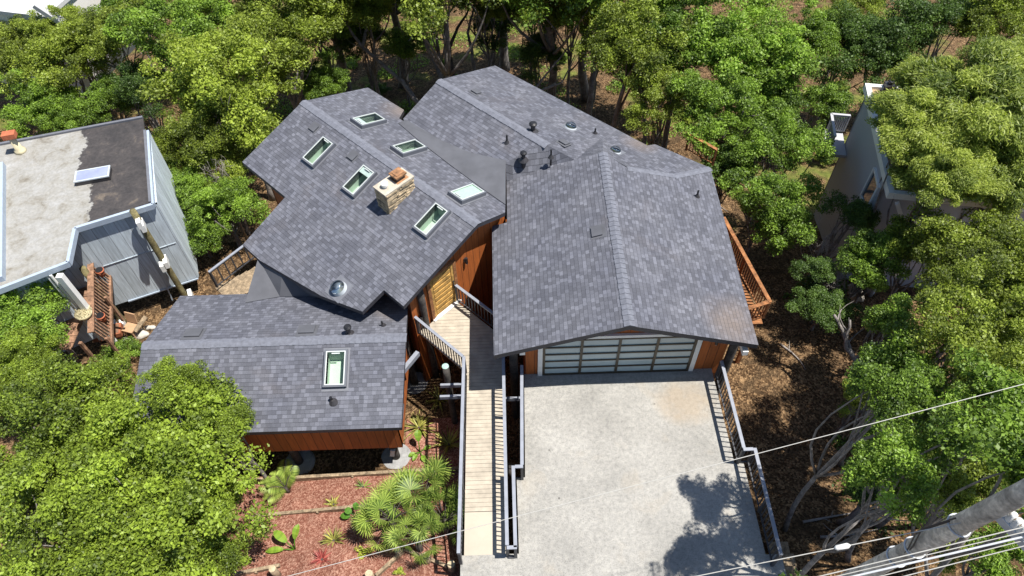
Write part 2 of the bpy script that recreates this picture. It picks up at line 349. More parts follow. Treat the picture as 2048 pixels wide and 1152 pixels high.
class MB:
    """collects faces in WORLD coordinates; build() links one mesh object under its parent"""
    def __init__(s): s.v = []; s.f = []; s.uv = []; s.mi = []
    def face(s, pts, uvs=None, mi=0):
        n = len(s.v); s.v += [tuple(p) for p in pts]; s.f.append(list(range(n, n+len(pts))))
        s.uv += list(uvs) if uvs else [(p[0], p[1]) for p in pts]; s.mi.append(mi)
    def box(s, c, size, rot=None, mi=0):
        c = Vector(c); hx, hy, hz = size[0]/2, size[1]/2, size[2]/2
        cs = [Vector((x*hx, y*hy, z*hz)) for z in (-1, 1) for y in (-1, 1) for x in (-1, 1)]
        if rot is not None: cs = [rot @ p for p in cs]
        P = [c+p for p in cs]
        for q, (a, b) in (((0, 2, 3, 1), (0, 1)), ((4, 5, 7, 6), (0, 1)), ((0, 1, 5, 4), (0, 2)), ((2, 6, 7, 3), (0, 2)), ((0, 4, 6, 2), (1, 2)), ((1, 3, 7, 5), (1, 2))):
            s.face([P[i] for i in q], [(P[i][a], P[i][b]) for i in q], mi)
    def bar(s, a, b, w, h, up=(0, 0, 1), mi=0):
        a = Vector(a); b = Vector(b); d = b-a; L = d.length
        if L < 1e-5: return
        x = d/L; y = Vector(up).cross(x)
        if y.length < 1e-4: y = Vector((1, 0, 0)).cross(x)
        y.normalize(); z = x.cross(y)
        s.box((a+b)/2, (L, w, h), Matrix((x, y, z)).transposed(), mi)
    def tube(s, pts, rads, n=8, caps=True, mi=0):
        pts = [Vector(p) for p in pts]; rings = []; px = None
        for i, p in enumerate(pts):
            d = (pts[min(i+1, len(pts)-1)] - pts[max(i-1, 0)])
            if d.length < 1e-7: d = Vector((0, 0, 1))
            d.normalize()
            if px is None:
                px = d.orthogonal().normalized()
            else:
                px = (px - d*px.dot(d))
                if px.length < 1e-5: px = d.orthogonal()
                px.normalize()
            py = d.cross(px); r = rads[i] if not isinstance(rads, (int, float)) else rads
            rings.append([p + (px*math.cos(2*math.pi*k/n) + py*math.sin(2*math.pi*k/n))*r for k in range(n)])
        base = len(s.v)
        for rg in rings: s.v += [tuple(q) for q in rg]
        for i in range(len(rings)-1):
            for k in range(n):
                a = base+i*n+k; b = base+i*n+(k+1) % n
                s.f.append([a, b, b+n, a+n]); s.mi.append(mi); s.uv += [(0, 0)]*4
        if caps:
            for rg, rev in ((0, True), (len(rings)-1, False)):
                idx = [base+rg*n+k for k in range(n)]
                s.f.append(idx[::-1] if rev else idx); s.mi.append(mi); s.uv += [(0, 0)]*n
    def cyl(s, p, r, h, n=16, r2=None, mi=0, axis=(0, 0, 1)):
        p = Vector(p); s.tube([p, p+Vector(axis)*h], [r, r if r2 is None else r2], n, True, mi)
    def build(s, name, mat, parent=None, smooth=False, bevel=0.0):
        mw = origin(parent).inverted() if parent is not None else None
        me = bpy.data.meshes.new(name)
        vs = s.v if mw is None else [tuple(mw @ Vector(p)) for p in s.v]
        me.from_pydata(vs, [], s.f)
        mats = mat if isinstance(mat, (list, tuple)) else [mat]
        for x in mats: me.materials.append(x)
        ul = me.uv_layers.new(name='UVMap')
        ul.data.foreach_set('uv', np.array(s.uv, dtype=np.float32).ravel())
        me.polygons.foreach_set('material_index', np.array(s.mi, dtype=np.int32))
        if smooth: me.polygons.foreach_set('use_smooth', np.ones(len(s.f), dtype=bool))
        me.update()
        o = link(name, me, parent)
        if bevel:
            b = o.modifiers.new('bevel', 'BEVEL'); b.width = bevel; b.segments = 2; b.limit_method = 'ANGLE'
        return o
def rooted(name, label, cat, loc, build_into=None, group=None): return thing(name, label, cat, loc, group)

def slab(pts, thick, uax, name, mats, parent, vax=None, org=None):
    """roof plane: polygon pts (world, planar), thickness down, uv in metres along uax and up the slope"""
    pts = [Vector(p) for p in pts]
    n = Vector((0, 0, 0))
    for i in range(len(pts)): n += pts[i].cross(pts[(i+1) % len(pts)])
    if n.z < 0: pts = pts[::-1]; n = -n
    n.normalize(); ux = Vector(uax); ux = (ux - n*ux.dot(n)).normalized(); vx = n.cross(ux)
    if vx.z < 0: ux = -ux; vx = -vx
    o = pts[0] if org is None else Vector(org)
    mb = MB()
    mb.face(pts, [((p-o).dot(ux)+40, (p-o).dot(vx)+40) for p in pts], 0)
    low = [p - Vector((0, 0, thick)) for p in pts]
    mb.face(low[::-1], None, 1)
    k = len(pts)
    for i in range(k):
        j = (i+1) % k; mb.face([low[i], low[j], pts[j], pts[i]], None, 1)
    return mb.build(name, mats, parent)
def wall(a, b, z0, z1, t, name, mat, parent, z1b=None, peak=None, inward=None):
    """vertical wall panel from a to b (xy), bottom z0, top z1 (z1b at b), optional gable peak (s, z); thickness t to the left of a->b"""
    a = Vector((a[0], a[1], 0)); b = Vector((b[0], b[1], 0)); d = (b-a); L = d.length; d.normalize(); nrm = Vector((-d.y, d.x, 0))
    z1b = z1 if z1b is None else z1b
    prof = [(0, z0), (L, z0), (L, z1b)] + ([(peak[0]*L, peak[1])] if peak else []) + [(0, z1)]
    mb = MB()
    fr = [a + d*s_ + Vector((0, 0, z)) for s_, z in prof]; bk = [p + nrm*t for p in fr]
    mb.face(fr, prof); mb.face(bk[::-1], prof[::-1])
    for i in range(len(prof)):
        j = (i+1) % len(prof); mb.face([fr[j], fr[i], bk[i], bk[j]], [prof[j], prof[i], prof[i], prof[j]])
    return mb.build(name, mat, parent)

# ================================================================ THE SETTING
def ground_sheet():
    xs = np.concatenate([np.arange(-160, -40, 8), np.arange(-40, 40, 0.5), np.arange(40, 161, 8)])
    ys = np.concatenate([np.arange(-60, -4, 8), np.arange(-4, 62, 0.5), np.arange(62, 180, 8)])
    nx, ny = len(xs), len(ys)
    V = [(x, y, terr(x, y)) for y in ys for x in xs]
    Fc = [(j*nx+i, j*nx+i+1, (j+1)*nx+i+1, (j+1)*nx+i) for j in range(ny-1) for i in range(nx-1)]
    me = bpy.data.meshes.new('ground'); me.from_pydata(V, [], Fc); me.materials.append(M['ground'])
    me.polygons.foreach_set('use_smooth', np.ones(len(Fc), dtype=bool)); me.update()
    tag(link('ground', me), kind='structure')
ground_sheet()
def mulch_sheet():
    xs = np.arange(-9.6, -1.69, 0.25); ys = np.arange(4.8, 13.2, 0.25)
    V = []; Fc = []; nx = len(xs)
    for y in ys:
        for x in xs: V.append((x, y, terr(x, y)+0.035+0.012*math.sin(x*9+y*5)*math.sin(y*8-x*3)))
    for j in range(len(ys)-1):
        for i in range(nx-1):
            if ys[j] > 10.7 and xs[i] < -4.1: continue
            Fc.append((j*nx+i, j*nx+i+1, (j+1)*nx+i+1, (j+1)*nx+i))
    me = bpy.data.meshes.new('mulch_bed'); me.from_pydata(V, [], Fc); me.materials.append(M['mulch']); me.update()
    tag(link('mulch_bed', me), kind='structure')
mulch_sheet()
def driveway():
    mb = MB(); y1 = 12.84
    top = [(-1.72, 3.6), (7.45, 3.6), (7.45, 6.6), (7.0, 6.6), (7.0, 9.4), (6.72, 9.4), (6.68, y1), (0.32, y1), (0.22, 9.15), (-0.04, 9.15), (-0.04, 6.84), (-1.72, 6.84)]
    a = [Vector((x, y, 0)) for x, y in top]; b = [Vector((x, y, -0.28)) for x, y in top]
    mb.face(a); mb.face(b[::-1]); k = len(a)
    for i in range(k): j = (i+1) % k; mb.face([b[i], b[j], a[j], a[i]])
    tag(mb.build('driveway', M['concrete']), kind='structure')
    mb = MB(); mb.box((0, -1.0, -0.14), (160, 9.19, 0.26)); tag(mb.build('road', simple('worn_asphalt', (0.06, 0.06, 0.062), 0.9, 0.2, 5, bmp=0.004)), kind='structure')
driveway()

# ================================================================ THE MAIN HOUSE
house = thing('house', 'rust-orange hillside house under slate-grey shingled gable roofs with skylights and garage', 'house', (0, 15, -3.2))
def ridge_cap(a, b, parent, w=0.17, drop=0.33, step=0.2):
    """overlapping cap shingles bent over the ridge"""
    a = Vector(a); b = Vector(b); d = b-a; L = d.length; d.normalize(); sd_ = Vector((0, 0, 1)).cross(d).normalized()
    mb = MB(); k = max(2, int(L/step)); 
    for i in range(k):
        p = a + d*(L*i/k); q = a + d*(L*(i+1)/k + 0.02)
        jit = random.uniform(-0.008, 0.008); lo, hi = 0.016, 0.036
        for s_ in (-1, 1):
            o0 = sd_*s_*(w+jit) - Vector((0, 0, drop*(w+jit)))
            pts = [p+Vector((0, 0, hi)), q+Vector((0, 0, lo)), q+o0+Vector((0, 0, lo)), p+o0+Vector((0, 0, hi))]
            mb.face(pts)
            mb.face([p+o0+Vector((0, 0, hi)), q+o0+Vector((0, 0, lo)), q+o0, p+o0])
        mb.face([p+Vector((0, 0, hi)), p+sd_*w+Vector((0, 0, hi-drop*w)), p+sd_*w+Vector((0, 0, -drop*w)), p, p-sd_*w+Vector((0, 0, -drop*w)), p-sd_*w+Vector((0, 0, hi-drop*w))])
    return mb.build('ridge_cap', M['ridge'], parent)
RM = [M['shingle'], M['fascia']]
# --- garage roof (ridge runs away from the road)
GX, GZ, GS = 3.43, 3.63, 0.325
def gl(px, py): return onplane(px, py, (GX, 12, GZ), (GS, 0))
def gr(px, py): return onplane(px, py, (GX, 12, GZ), (-GS, 0))
gf = gl(1259.6, 652); gb = gl(1209, 304); gb.x = gf.x = GX; gb.z = gf.z = GZ
roofGL = slab([gf, gb, gl(1100, 330), gl(1013, 363), gl(1014, 445), gl(984, 452), gl(987.5, 711)], 0.2, (0, 1, 0), 'roof', RM, house)
roofGR = slab([gf, gr(1517, 690), gr(1421, 337), gr(1350, 352), gr(1258, 338), gb], 0.2, (0, 1, 0), 'roof', RM, house)
ridge_cap(gf, gb, roofGL)
# --- main roof A (ridge at 45 degrees)
AV, AZ, AS = 10.9, 3.6, 1/3.0
def al(u, v): return UV(u, v, AZ-(AV-v)*AS)
def ar(u, v): return UV(u, v, AZ-(v-AV)*AS)
pA = UV(0, AV, AZ)
def alp(px, py): return onplane(px, py, pA, (S2*AS, S2*AS))
def arp(px, py): return onplane(px, py, pA, (-S2*AS, -S2*AS))
udir = (S2, -S2, 0)
roofAL = slab([al(-22.14, AV), al(-12.42, AV), al(-12.42, 7.44), al(-13.4, 7.44), al(-13.46, 6.5), al(-15.1, 6.03), al(-18.1, 5.57), al(-19.2, 5.57), al(-19.33, 7.75), al(-22.14, 7.75)], 0.18, udir, 'roof', RM, house)
acut = arp(1010, 425)
roofAR = slab([ar(-22.14, AV), ar(-12.42, AV), acut, arp(1011, 400), ar(-14.1, 13.62), ar(-19.4, 13.35), ar(-19.9, 14.0), ar(-22.14, 13.95)], 0.18, udir, 'roof', RM, house)
ridge_cap(al(-22.14, AV), al(-12.42, AV), roofAL)
# --- rear roof B
BZ = 3.6; b0 = at(877, 160, BZ); BV = (b0.x+b0.y)*S2; BS = 1/3.0
pB = UV(0, BV, BZ)
def blp(px, py): return onplane(px, py, pB, (S2*BS, S2*BS))
def brp(px, py): return onplane(px, py, pB, (-S2*BS, -S2*BS))
b1 = at(1140, 312, BZ); ub1 = (b1.x-b1.y)*S2; ub0 = (b0.x-b0.y)*S2
B0, B1 = UV(ub0, BV, BZ), UV(ub1, BV, BZ)
bk = at(1098, 287.5, BZ); ubk = (bk.x-bk.y)*S2; BK = UV(ubk, BV, BZ)
roofBL = slab([B0, BK, blp(1060, 300), blp(1011, 326), blp(940, 322), blp(806, 238)], 0.05, udir, 'roof', [M['shingle'], M['shingle']], house)
roofBR = slab([B0, brp(990, 131), brp(1295, 291), brp(1310, 288.5), brp(1421, 336), brp(1350, 351), brp(1258, 337), brp(1205, 274), BK], 0.18, udir, 'roof', RM, house)
ridge_cap(B0, BK, roofBL)
mb = MB(); vt = [blp(1011, 326), blp(1060, 300), BK, brp(1205, 274), brp(1262, 336)]; vb = [gl(1013, 363.5), gl(1100, 331), gl(1150, 320), gl(1206, 306), gr(1266, 341)]
for i in range(4): mb.face([vb[i], vb[i+1], vt[i+1], vt[i]], [(vb[i].x, vb[i].y), (vb[i+1].x, vb[i+1].y), (vt[i+1].x, vt[i+1].y), (vt[i].x, vt[i].y)])
mb.build('roof_valley', M['shingle'], house)
ridge_cap(gr(1421, 337), gr(1350, 352), roofGR, 0.14, 0.25); ridge_cap(gr(1350, 352), gr(1256, 337), roofGR, 0.12, 0.2)
# --- low front wing C
CZ = 1.8; c0 = at(283, 693, CZ); c1 = at(812, 671, CZ); c0.y = c1.y = (c0.y+c1.y)/2; CY = c0.y; CS = 1/3.0
pC = (0, CY, CZ)
def cfp(px, py): return onplane(px, py, pC, (0, CS))
def cbp(px, py): return onplane(px, py, pC, (0, -CS))
cfr = cfp(803, 855); cfl = cfp(485, 866); cfl = Vector((c0.x-0.05, cfr.y, cfr.z)); cbl = cbp(360, 592)
roofCF = slab([c0, c1, cfr, cfl], 0.18, (1, 0, 0), 'roof', RM, house)
cbr = cbp(815, 613)
roofCB = slab([c0, c1, cbr, Vector((cbr.x-1.3, cbl.y, cbl.z)), cbl], 0.18, (1, 0, 0), 'roof', RM, house)
ridge_cap(c0, c1, roofCF)
# --- flat membranes: the valley between A and B, and the cricket behind C
def membrane(left, right, name='roof_membrane'):
    mb = MB()
    for i in range(len(left)-1):
        mb.face([left[i], right[i], right[i+1], left[i+1]])
        d = Vector((0, 0, 0.03)); mb.face([left[i]-d, left[i+1]-d, right[i+1]-d, right[i]-d])
        mb.face([left[i], left[i+1], left[i+1]-d, left[i]-d]); mb.face([right[i+1], right[i], right[i]-d, right[i+1]-d])
    for i in (0, len(left)-1): mb.face([left[i], right[i], right[i]-Vector((0, 0, .03)), left[i]-Vector((0, 0, .03))])
    return mb.build(name, M['membrane'], house)
Z1 = Vector((0, 0, 0.03))
membrane([arp(*q)+Z1 for q in ((797, 247), (845, 288), (905, 334), (965, 378), (1011, 410))], [blp(*q)+Z1 for q in ((812, 240), (880, 280), (940, 306), (985, 316), (1011.5, 322))])
tl = [alp(*q)-Vector((0, 0, 0.06)) for q in ((512, 516), (560, 545), (640, 591), (690, 613), (727, 623))]
membrane([p+Vector((.05, .05, 0)) for p in tl], [cbp(*q)+Z1 for q in ((491, 606), (560, 594), (620, 593), (680, 606), (722, 622))])

# --- holes for the skylights, cut into the roof planes
def cut(roof, corners_top, depth):
    """subtract a prism from a roof mesh for good (the cutter is deleted again)"""
    mb = MB(); lo = [p-Vector((0, 0, depth)) for p in corners_top]; hi = [p+Vector((0, 0, .3)) for p in corners_top]
    mb.face(hi); mb.face(lo[::-1])
    for i in range(4): j = (i+1) % 4; mb.face([lo[i], lo[j], hi[j], hi[i]])
    c = mb.build('cutter', M['fascia'])
    bm = bmesh.new(); bm.from_mesh(c.data); bmesh.ops.remove_doubles(bm, verts=bm.verts, dist=1e-5); bmesh.ops.recalc_face_normals(bm, faces=bm.faces); bm.to_mesh(c.data); bm.free()
    bm = bmesh.new(); bm.from_mesh(roof.data); bmesh.ops.remove_doubles(bm, verts=bm.verts, dist=1e-5); bmesh.ops.recalc_face_normals(bm, faces=bm.faces); bm.to_mesh(roof.data); bm.free()
    md = roof.modifiers.new('hole', 'BOOLEAN'); md.operation = 'DIFFERENCE'; md.object = c; md.solver = 'EXACT'
    dg = bpy.context.evaluated_depsgraph_get(); dg.update()
    me = bpy.data.meshes.new_from_object(roof.evaluated_get(dg)); roof.modifiers.clear(); roof.data = me
    bpy.data.objects.remove(c, do_unlink=True)
def skylight(pc, up, parent, roof, W=0.60, L=1.10, blind=0.0, pale=False):
    """pc: centre on the roof plane, up: unit vector up the slope"""
    up = Vector(up).normalized(); sx = up.cross(Vector((0, 0, 1))).normalized(); n = sx.cross(up).normalized()
    if n.z < 0: n = -n
    rot = Matrix((sx, up, n)).transposed()
    root = empty('skylight', pc); root.parent = parent; root.matrix_parent_inverse = origin(parent).inverted()
    root.location = origin(parent).inverted() @ Vector(pc); root.matrix_parent_inverse = Matrix.Identity(4)
    P = lambda a, b, c: Vector(pc) + sx*a + up*b + n*c
    hw, hl = W/2, L/2; CB = .17
    mb = MB()
    for sgn in (-1, 1):
        mb.bar(P(sgn*(hw+0.03), -hl-0.06, CB/2-.01), P(sgn*(hw+0.03), hl+0.06, CB/2-.01), 0.06, CB, n)
        mb.bar(P(-hw, sgn*(hl+0.03), CB/2-.01), P(hw, sgn*(hl+0.03), CB/2-.01), 0.06, CB-.005, n)
    mb.build('frame', M['skyframe'], root)
    mb = MB()
    for sgn in (-1, 1):
        mb.bar(P(sgn*(hw-0.015), -hl, CB-.012), P(sgn*(hw-0.015), hl, CB-.012), 0.034, 0.03, n)
        mb.bar(P(-hw+.03, sgn*(hl-0.015), CB-.012), P(hw-.03, sgn*(hl-0.015), CB-.012), 0.034, 0.028, n)
    mb.bar(P(-0.13, hl-0.08, CB), P(0.13, hl-0.08, CB), 0.035, 0.03, n)
    mb.build('sash', M['sash'], root)
    mb = MB()   # flashing apron lying on the shingles
    for a0, b0_, a1, b1_ in ((-hw-.12, -hl-.17, hw+.12, -hl-.06), (-hw-.12, hl+.06, hw+.12, hl+.14), (-hw-.11, -hl-.06, -hw-.06, hl+.06), (hw+.06, -hl-.06, hw+.11, hl+.06)):
        mb.box(P((a0+a1)/2, (b0_+b1_)/2, .008), (abs(a1-a0), abs(b1_-b0_), .012), rot)
    mb.build('flashing', M['flash'], root)
    mb = MB(); mb.face([P(-hw+.03, -hl+.03, CB-.02), P(hw-.03, -hl+.03, CB-.02), P(hw-.03, hl-.03, CB-.02), P(-hw+.03, hl-.03, CB-.02)]); mb.build('glass_pane', M['glass'], root)
    D = 0.45; dz = Vector((0, 0, 1))
    if not pale:
        cs = [P(-hw, -hl, 0), P(hw, -hl, 0), P(hw, hl, 0), P(-hw, hl, 0)]
        cut(roof, cs, 0.9)
        mb = MB()
        lo = [p-dz*D for p in cs]
        for i in range(4): j = (i+1) % 4; mb.face([cs[i]+n*.12, cs[j]+n*.12, lo[j], lo[i]])
        mb.face(lo)
        mb.build('shaft', M['greendim'], root)
        if blind:
            mb = MB(); mb.box(P(0, hl-blind/2, CB-.05), (W-.01, blind, .01), rot); mb.build('blind', M['steel'], root)
    else:
        mb = MB(); mb.box(P(0, 0, CB-.05), (W-.01, L-.01, .01), rot); mb.build('blind', simple('pale_blind', (.42, .52, .48), .5, .05), root)
    return root
upAL = Vector((S2, S2, AS)).normalized(); upAR = Vector((-S2, -S2, AS)).normalized(); upCF = Vector((0, 1, CS)).normalized()
for q, bl in (((639.5, 306), 0.0), ((720.5, 364), 0.28), ((865, 442), 0.0)): skylight(alp(*q), upAL, house, roofAL, blind=bl)
for q, bl, pale in (((737, 245), 0.3, False), ((817.5, 300), 0.0, False), ((933.5, 391), 0, True)): skylight(arp(*q), upAR, house, roofAR, blind=bl, pale=pale)
skylight(cfp(672.5, 738), upCF, house, roofCF, W=0.62)
# --- vents, pipes, domes
def child(name, parent, p):
    r = empty(name, p); r.parent = parent; r.location = origin(parent).inverted() @ Vector(p); return r
def low_vent(p, up, parent=house, w=0.34):
    up = Vector(up).normalized(); sx = up.cross(Vector((0, 0, 1))).normalized(); n = sx.cross(up).normalized()
    n = n if n.z > 0 else -n; rot = Matrix((sx, up, n)).transposed()
    r = child('roof_vent', parent, p)
    mb = MB(); mb.box(Vector(p)+n*.05, (w, w*.85, .03), rot); mb.box(Vector(p)+n*.02+up*.02, (w*.8, w*.6, .05), rot); mb.build('hood', M['membrane'], r, bevel=.008)
    mb = MB(); mb.box(Vector(p)+n*.006+up*.03, (w*1.35, w*1.25, .01), rot); mb.build('flange', M['membrane'], r)
Gup, Gup2 = Vector((1, 0, GS)), Vector((-1, 0, GS))
for q in ((628, 256), (705, 313)): low_vent(alp(*q), upAL)
low_vent(gl(1194, 464), Gup, w=0.42); low_vent(brp(952, 185), Vector((-S2, -S2, BS))); low_vent(brp(1128, 286), Vector((-S2, -S2, BS)))
for q in ((388, 667), (615, 660)): low_vent(cbp(*q), Vector((0, -1, CS)), w=0.5)
def pipe(p, h, r=0.035, parent=house, tilt=(0, 0)):
    t = child('plumbing_vent', parent, p); p = Vector(p)
    mb = MB(); mb.tube([p-Vector((0, 0, .4)), p+Vector((tilt[0], tilt[1], h))], r, 10); mb.build('pipe', M['black'], t)
    mb = MB(); mb.tube([p+Vector((0, 0, -.03)), p+Vector((0, 0, .10))], [r*3.2, r*1.25], 12); mb.build('boot', M['dark'], t)
def flue(p, h, r=0.10, parent=house):
    t = child('exhaust_flue', parent, p); p = Vector(p)
    mb = MB(); mb.tube([p-Vector((0, 0, .5)), p+Vector((0, 0, h))], r*.72, 14); mb.tube([p+Vector((0, 0, -.06)), p+Vector((0, 0, .07))], [r*1.9, r*.9], 14); mb.build('stack', M['dark'], t)
    mb = MB(); mb.tube([p+Vector((0, 0, h)), p+Vector((0, 0, h+.05)), p+Vector((0, 0, h+.10))], [r*1.25, r*1.25, r*.7], 14); mb.build('cap', M['black'], t)
pipe(blp(1014, 285), .34); pipe(blp(1102, 314), .34); pipe(brp(1190, 267), .24); pipe(gr(1394, 393), .3); pipe(cbp(767, 651), .22, tilt=(-.03, 0)); pipe(cfp(667, 803), .2, tilt=(-.06, .03), r=.05)
flue(brp(1066, 262), .30, .12); flue(blp(1047, 318), .26, .10); flue(cbp(699, 667), .32, .10)
def dome(p, up, r=0.24, parent=house, tall=0.1):
    t = child('tubular_skylight', parent, p); p = Vector(p); up = Vector(up).normalized(); sx = up.cross(Vector((0, 0, 1))).normalized(); n = sx.cross(up)
    n = (n if n.z > 0 else -n).normalized(); rot = Matrix((sx, up, n)).transposed()
    mb = MB(); mb.box(p+n*.008, (r*2.9, r*3.1, .012), rot); mb.build('flashing', M['flash'], t, bevel=.004)
    mb = MB(); mb.tube([p, p+n*tall], [r*1.12, r], 24, False); mb.build('collar', M['steel'], t, True)
    mb = MB(); k = 6; mb.tube([p+n*(tall+r*.75*math.sin(i/k*math.pi/2)) for i in range(k+1)], [max(.004, r*math.cos(i/k*math.pi/2)) for i in range(k+1)], 24); mb.build('dome', M['dome'], t, True)
    mb = MB(); mb.tube([p+n*.02, p+n*(tall*.7)], [r*.55, r*.9], 20, True); mb.build('reflector', M['steel'], t, True)
dome(alp(679, 578), upAL, .25, tall=.16); dome(brp(1141, 255), (-S2, -S2, BS), .22, tall=.06); dome(brp(1230, 303), (-S2, -S2, BS), .21, tall=.06)
# --- chimney of ledge stone
ch = child('chimney', house, UV(-15.63, 10.08, 3.0)); cc = UV(-15.63, 10.08, 0)
ud, vd = Vector((S2, -S2, 0)), Vector((S2, S2, 0)); rot45 = Matrix((vd, -ud, Vector((0, 0, 1)))).transposed()
mb = MB(); mb.box(cc+Vector((0, 0, 3.42)), (1.14, .47, 1.2), rot45)
z = 2.85
while z < 3.97:
    hgt = random.choice((.05, .06, .08, .10)); hgt = min(hgt, 3.985-z)
    for side in (-1, 1):
        s_ = -0.62
        while s_ < 0.60:
            ln = min(random.uniform(.16, .55), .62-s_); dp = random.uniform(.05, .115)
            mb.box(cc+vd*(s_+ln/2)+ud*side*(.235+dp/2)+Vector((0, 0, z+hgt/2)), (ln-.012, dp, hgt-.012), rot45); s_ += ln
        s_ = -0.24
        while s_ < 0.22:
            ln = min(random.uniform(.14, .3), .26-s_); dp = random.uniform(.03, .09)
            mb.box(cc+ud*(s_+ln/2)+vd*side*(.57+dp/2)+Vector((0, 0, z+hgt/2)), (dp, ln-.012, hgt-.012), rot45); s_ += ln
    z += hgt
mb.build('stonework', M['stone'], ch)
mb = MB(); mb.box(cc+Vector((0, 0, 4.02)), (1.30, .66, .07), rot45); mb.build('cap', M['stone2'], ch, bevel=.012)
mb = MB(); q = cc+vd*.22+Vector((0, 0, 4.055)); mb.box(q+Vector((0, 0, .09)), (.34, .30, .18), rot45); mb.build('flue', M['dark'], ch)
mb = MB(); mb.box(q+Vector((0, 0, .21)), (.46, .42, .06), rot45); mb.box(q+Vector((0, 0, .25)), (.30, .28, .03), rot45); mb.box(q+vd*.02+Vector((0, 0, .006)), (.5, .46, .012), rot45); mb.build('spark_hood', M['rust'], ch, bevel=.02)
mb = MB(); q = cc-vd*.38+Vector((0, 0, 4.055)); mb.cyl(q, .085, .11, 18); mb.tube([q+Vector((0, 0, .10)), q+Vector((0, 0, .17)), q+Vector((0, 0, .20)), q+Vector((0, 0, .205))], [.125, .125, .09, .01], 20); mb.build('round_vent', M['white'], ch)
# --- walls of the house
def G3(x, y, z): return Vector((x, y, z))
zpl = GZ-0.22
# garage: front gable, two sides
GW0, GW1, GY = 0.36, 6.93, 12.84
def gz(x): return GZ-0.215-GS*abs(x-GX)
wall((GW0, GY), (GW1, GY), -0.3, gz(GW0), .14, 'wall', M['siding'], house, z1b=gz(GW1), peak=((GX-GW0)/(GW1-GW0), gz(GX)))
wall((GW1, GY+.002), (GW1, 19.6), -3.4, gz(GW1), .14, 'wall', M['siding'], house)
wall((GW0, 19.4), (GW0, GY+.002), -3.4, gz(GW0), .14, 'wall', M['siding'], house)
wall((GW0+.2, GY+.4), (GW1-.2, GY+.4), -3.6, -.31, .14, 'underfloor_wall', M['sidingb'], house)
# A: gable wall at the entry, long left wall
def az(v): return AZ-.2-abs(v-AV)*AS
def xy(u, v): return (S2*(u+v), S2*(v-u))
AU = -12.86
wall(xy(AU, 7.95), xy(AU, 12.6), -3.4, az(7.95), .14, 'wall', M['siding'], house, z1b=az(12.6), peak=((AV-7.95)/(12.6-7.95), az(AV)))
wall(xy(-21.5, 8.2), xy(AU-.14, 8.2), -4.6, az(8.2), .14, 'wall', M['siding'], house)
wall(xy(-19.0, 6.3), xy(-13.9, 6.8), -4.2, az(6.3)-.12, .14, 'wall', M['siding'], house, z1b=az(6.8)-.12)
wall(xy(-21.5, 13.6), xy(-21.5, 8.2), -5.4, az(13.6), .14, 'wall', M['siding'], house, z1b=az(8.2), peak=(.5, az(10.9)))
bzv = lambda v: BZ-.2-abs(v-BV)*BS
wall(xy(ub0-.0+.5, 18.4), xy(ub0+.5, 13.7), -6.5, bzv(18.4), .14, 'wall', M['siding'], house, z1b=bzv(13.7), peak=((18.4-BV)/(18.4-13.7), bzv(BV)))
wall(xy(-10.3, 18.3), xy(ub0+.5, 18.3), -6.0, bzv(18.3), .14, 'wall', M['siding'], house)
# C: front wall over an open crawl space, right gable, left gable
cw0, cw1, cyf, cyb = c0.x+.45, c1.x-.42, cfr.y+.55, CY+2.2
cz = lambda y: CZ-.2-abs(y-CY)*CS
wall((cw0, cyf), (cw1, cyf), -1.62, cz(cyf), .14, 'wall', M['siding'], house)
wall((cw1, cyf+.002), (cw1, cyb), -1.62, cz(cyf), .14, 'wall', M['siding'], house, z1b=cz(cyb), peak=((CY-cyf)/(cyb-cyf), cz(CY)))
wall((cw0, cyb), (cw0, cyf+.002), -2.6, cz(cyb), .14, 'wall', M['siding'], house, z1b=cz(cyf), peak=((cyb-CY)/(cyb-cyf), cz(CY)))
wall((cw1, cyb), (cw0, cyb), -3.6, cz(cyb), .14, 'wall', M['sidingb'], house)
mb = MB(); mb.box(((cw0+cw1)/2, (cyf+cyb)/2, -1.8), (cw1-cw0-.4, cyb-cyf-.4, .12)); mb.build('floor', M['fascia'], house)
wall((cw0+.2, cyf+1.5), (cw1-.3, cyf+1.5), -3.6, -1.88, .12, 'underfloor_wall', M['fascia'], house)  # dark inner wall added so the open crawl space reads as shade
# --- garage door
gd = child('garage_door', house, (3.38, GY-.02, 0))
dx0, dx1, dh = 0.97, 5.83, 2.06
mb = MB(); 
for i in range(5):
    x = dx0 + (dx1-dx0)*i/4.0; mb.box((x, GY-.055, dh/2+.02), (.085, .05, dh), None)
for j in range(6):
    mb.box(((dx0+dx1)/2, GY-.053, .035+j*(dh-.05)/5.0), (dx1-dx0, .044, .055 if j else .09))
mb.build('frame', M['bronze'], gd)
mb = MB()
for i in range(4):
    for j in range(5):
        xa, xb = dx0+(dx1-dx0)*i/4.0+.035, dx0+(dx1-dx0)*(i+1)/4.0-.035; za, zb = .035+j*(dh-.05)/5.0+.02, .035+(j+1)*(dh-.05)/5.0-.02
        mb.box(((xa+xb)/2, GY-.034, (za+zb)/2), (xb-xa, .012, zb-za))
mb.build('pane', M['frosted'], gd)
mb = MB()
for x in (dx0-.12, dx1+.12): mb.box((x, GY-.045, dh/2+.03), (.15, .085, dh+.06))
mb.box(((dx0+dx1)/2, GY-.047, dh+.14), (dx1-dx0+.40, .09, .13)); mb.build('trim', M['white'], gd)
def lamp(p, parent, nrm):
    r = child('wall_lamp', parent, p); p = Vector(p); nrm = Vector(nrm)
    mb = MB(); mb.box(p+nrm*.02, (.1, .1, .16)); mb.cyl(p+nrm*.09-Vector((0, 0, .13)), .05, .26, 12); mb.build('housing', M['black'], r)
    mb = MB(); mb.cyl(p+nrm*.09-Vector((0, 0, .15)), .042, .02, 12); mb.build('lens', M['steel'], r)
lamp((6.5, GY, 1.75), house, (0, -1, 0))
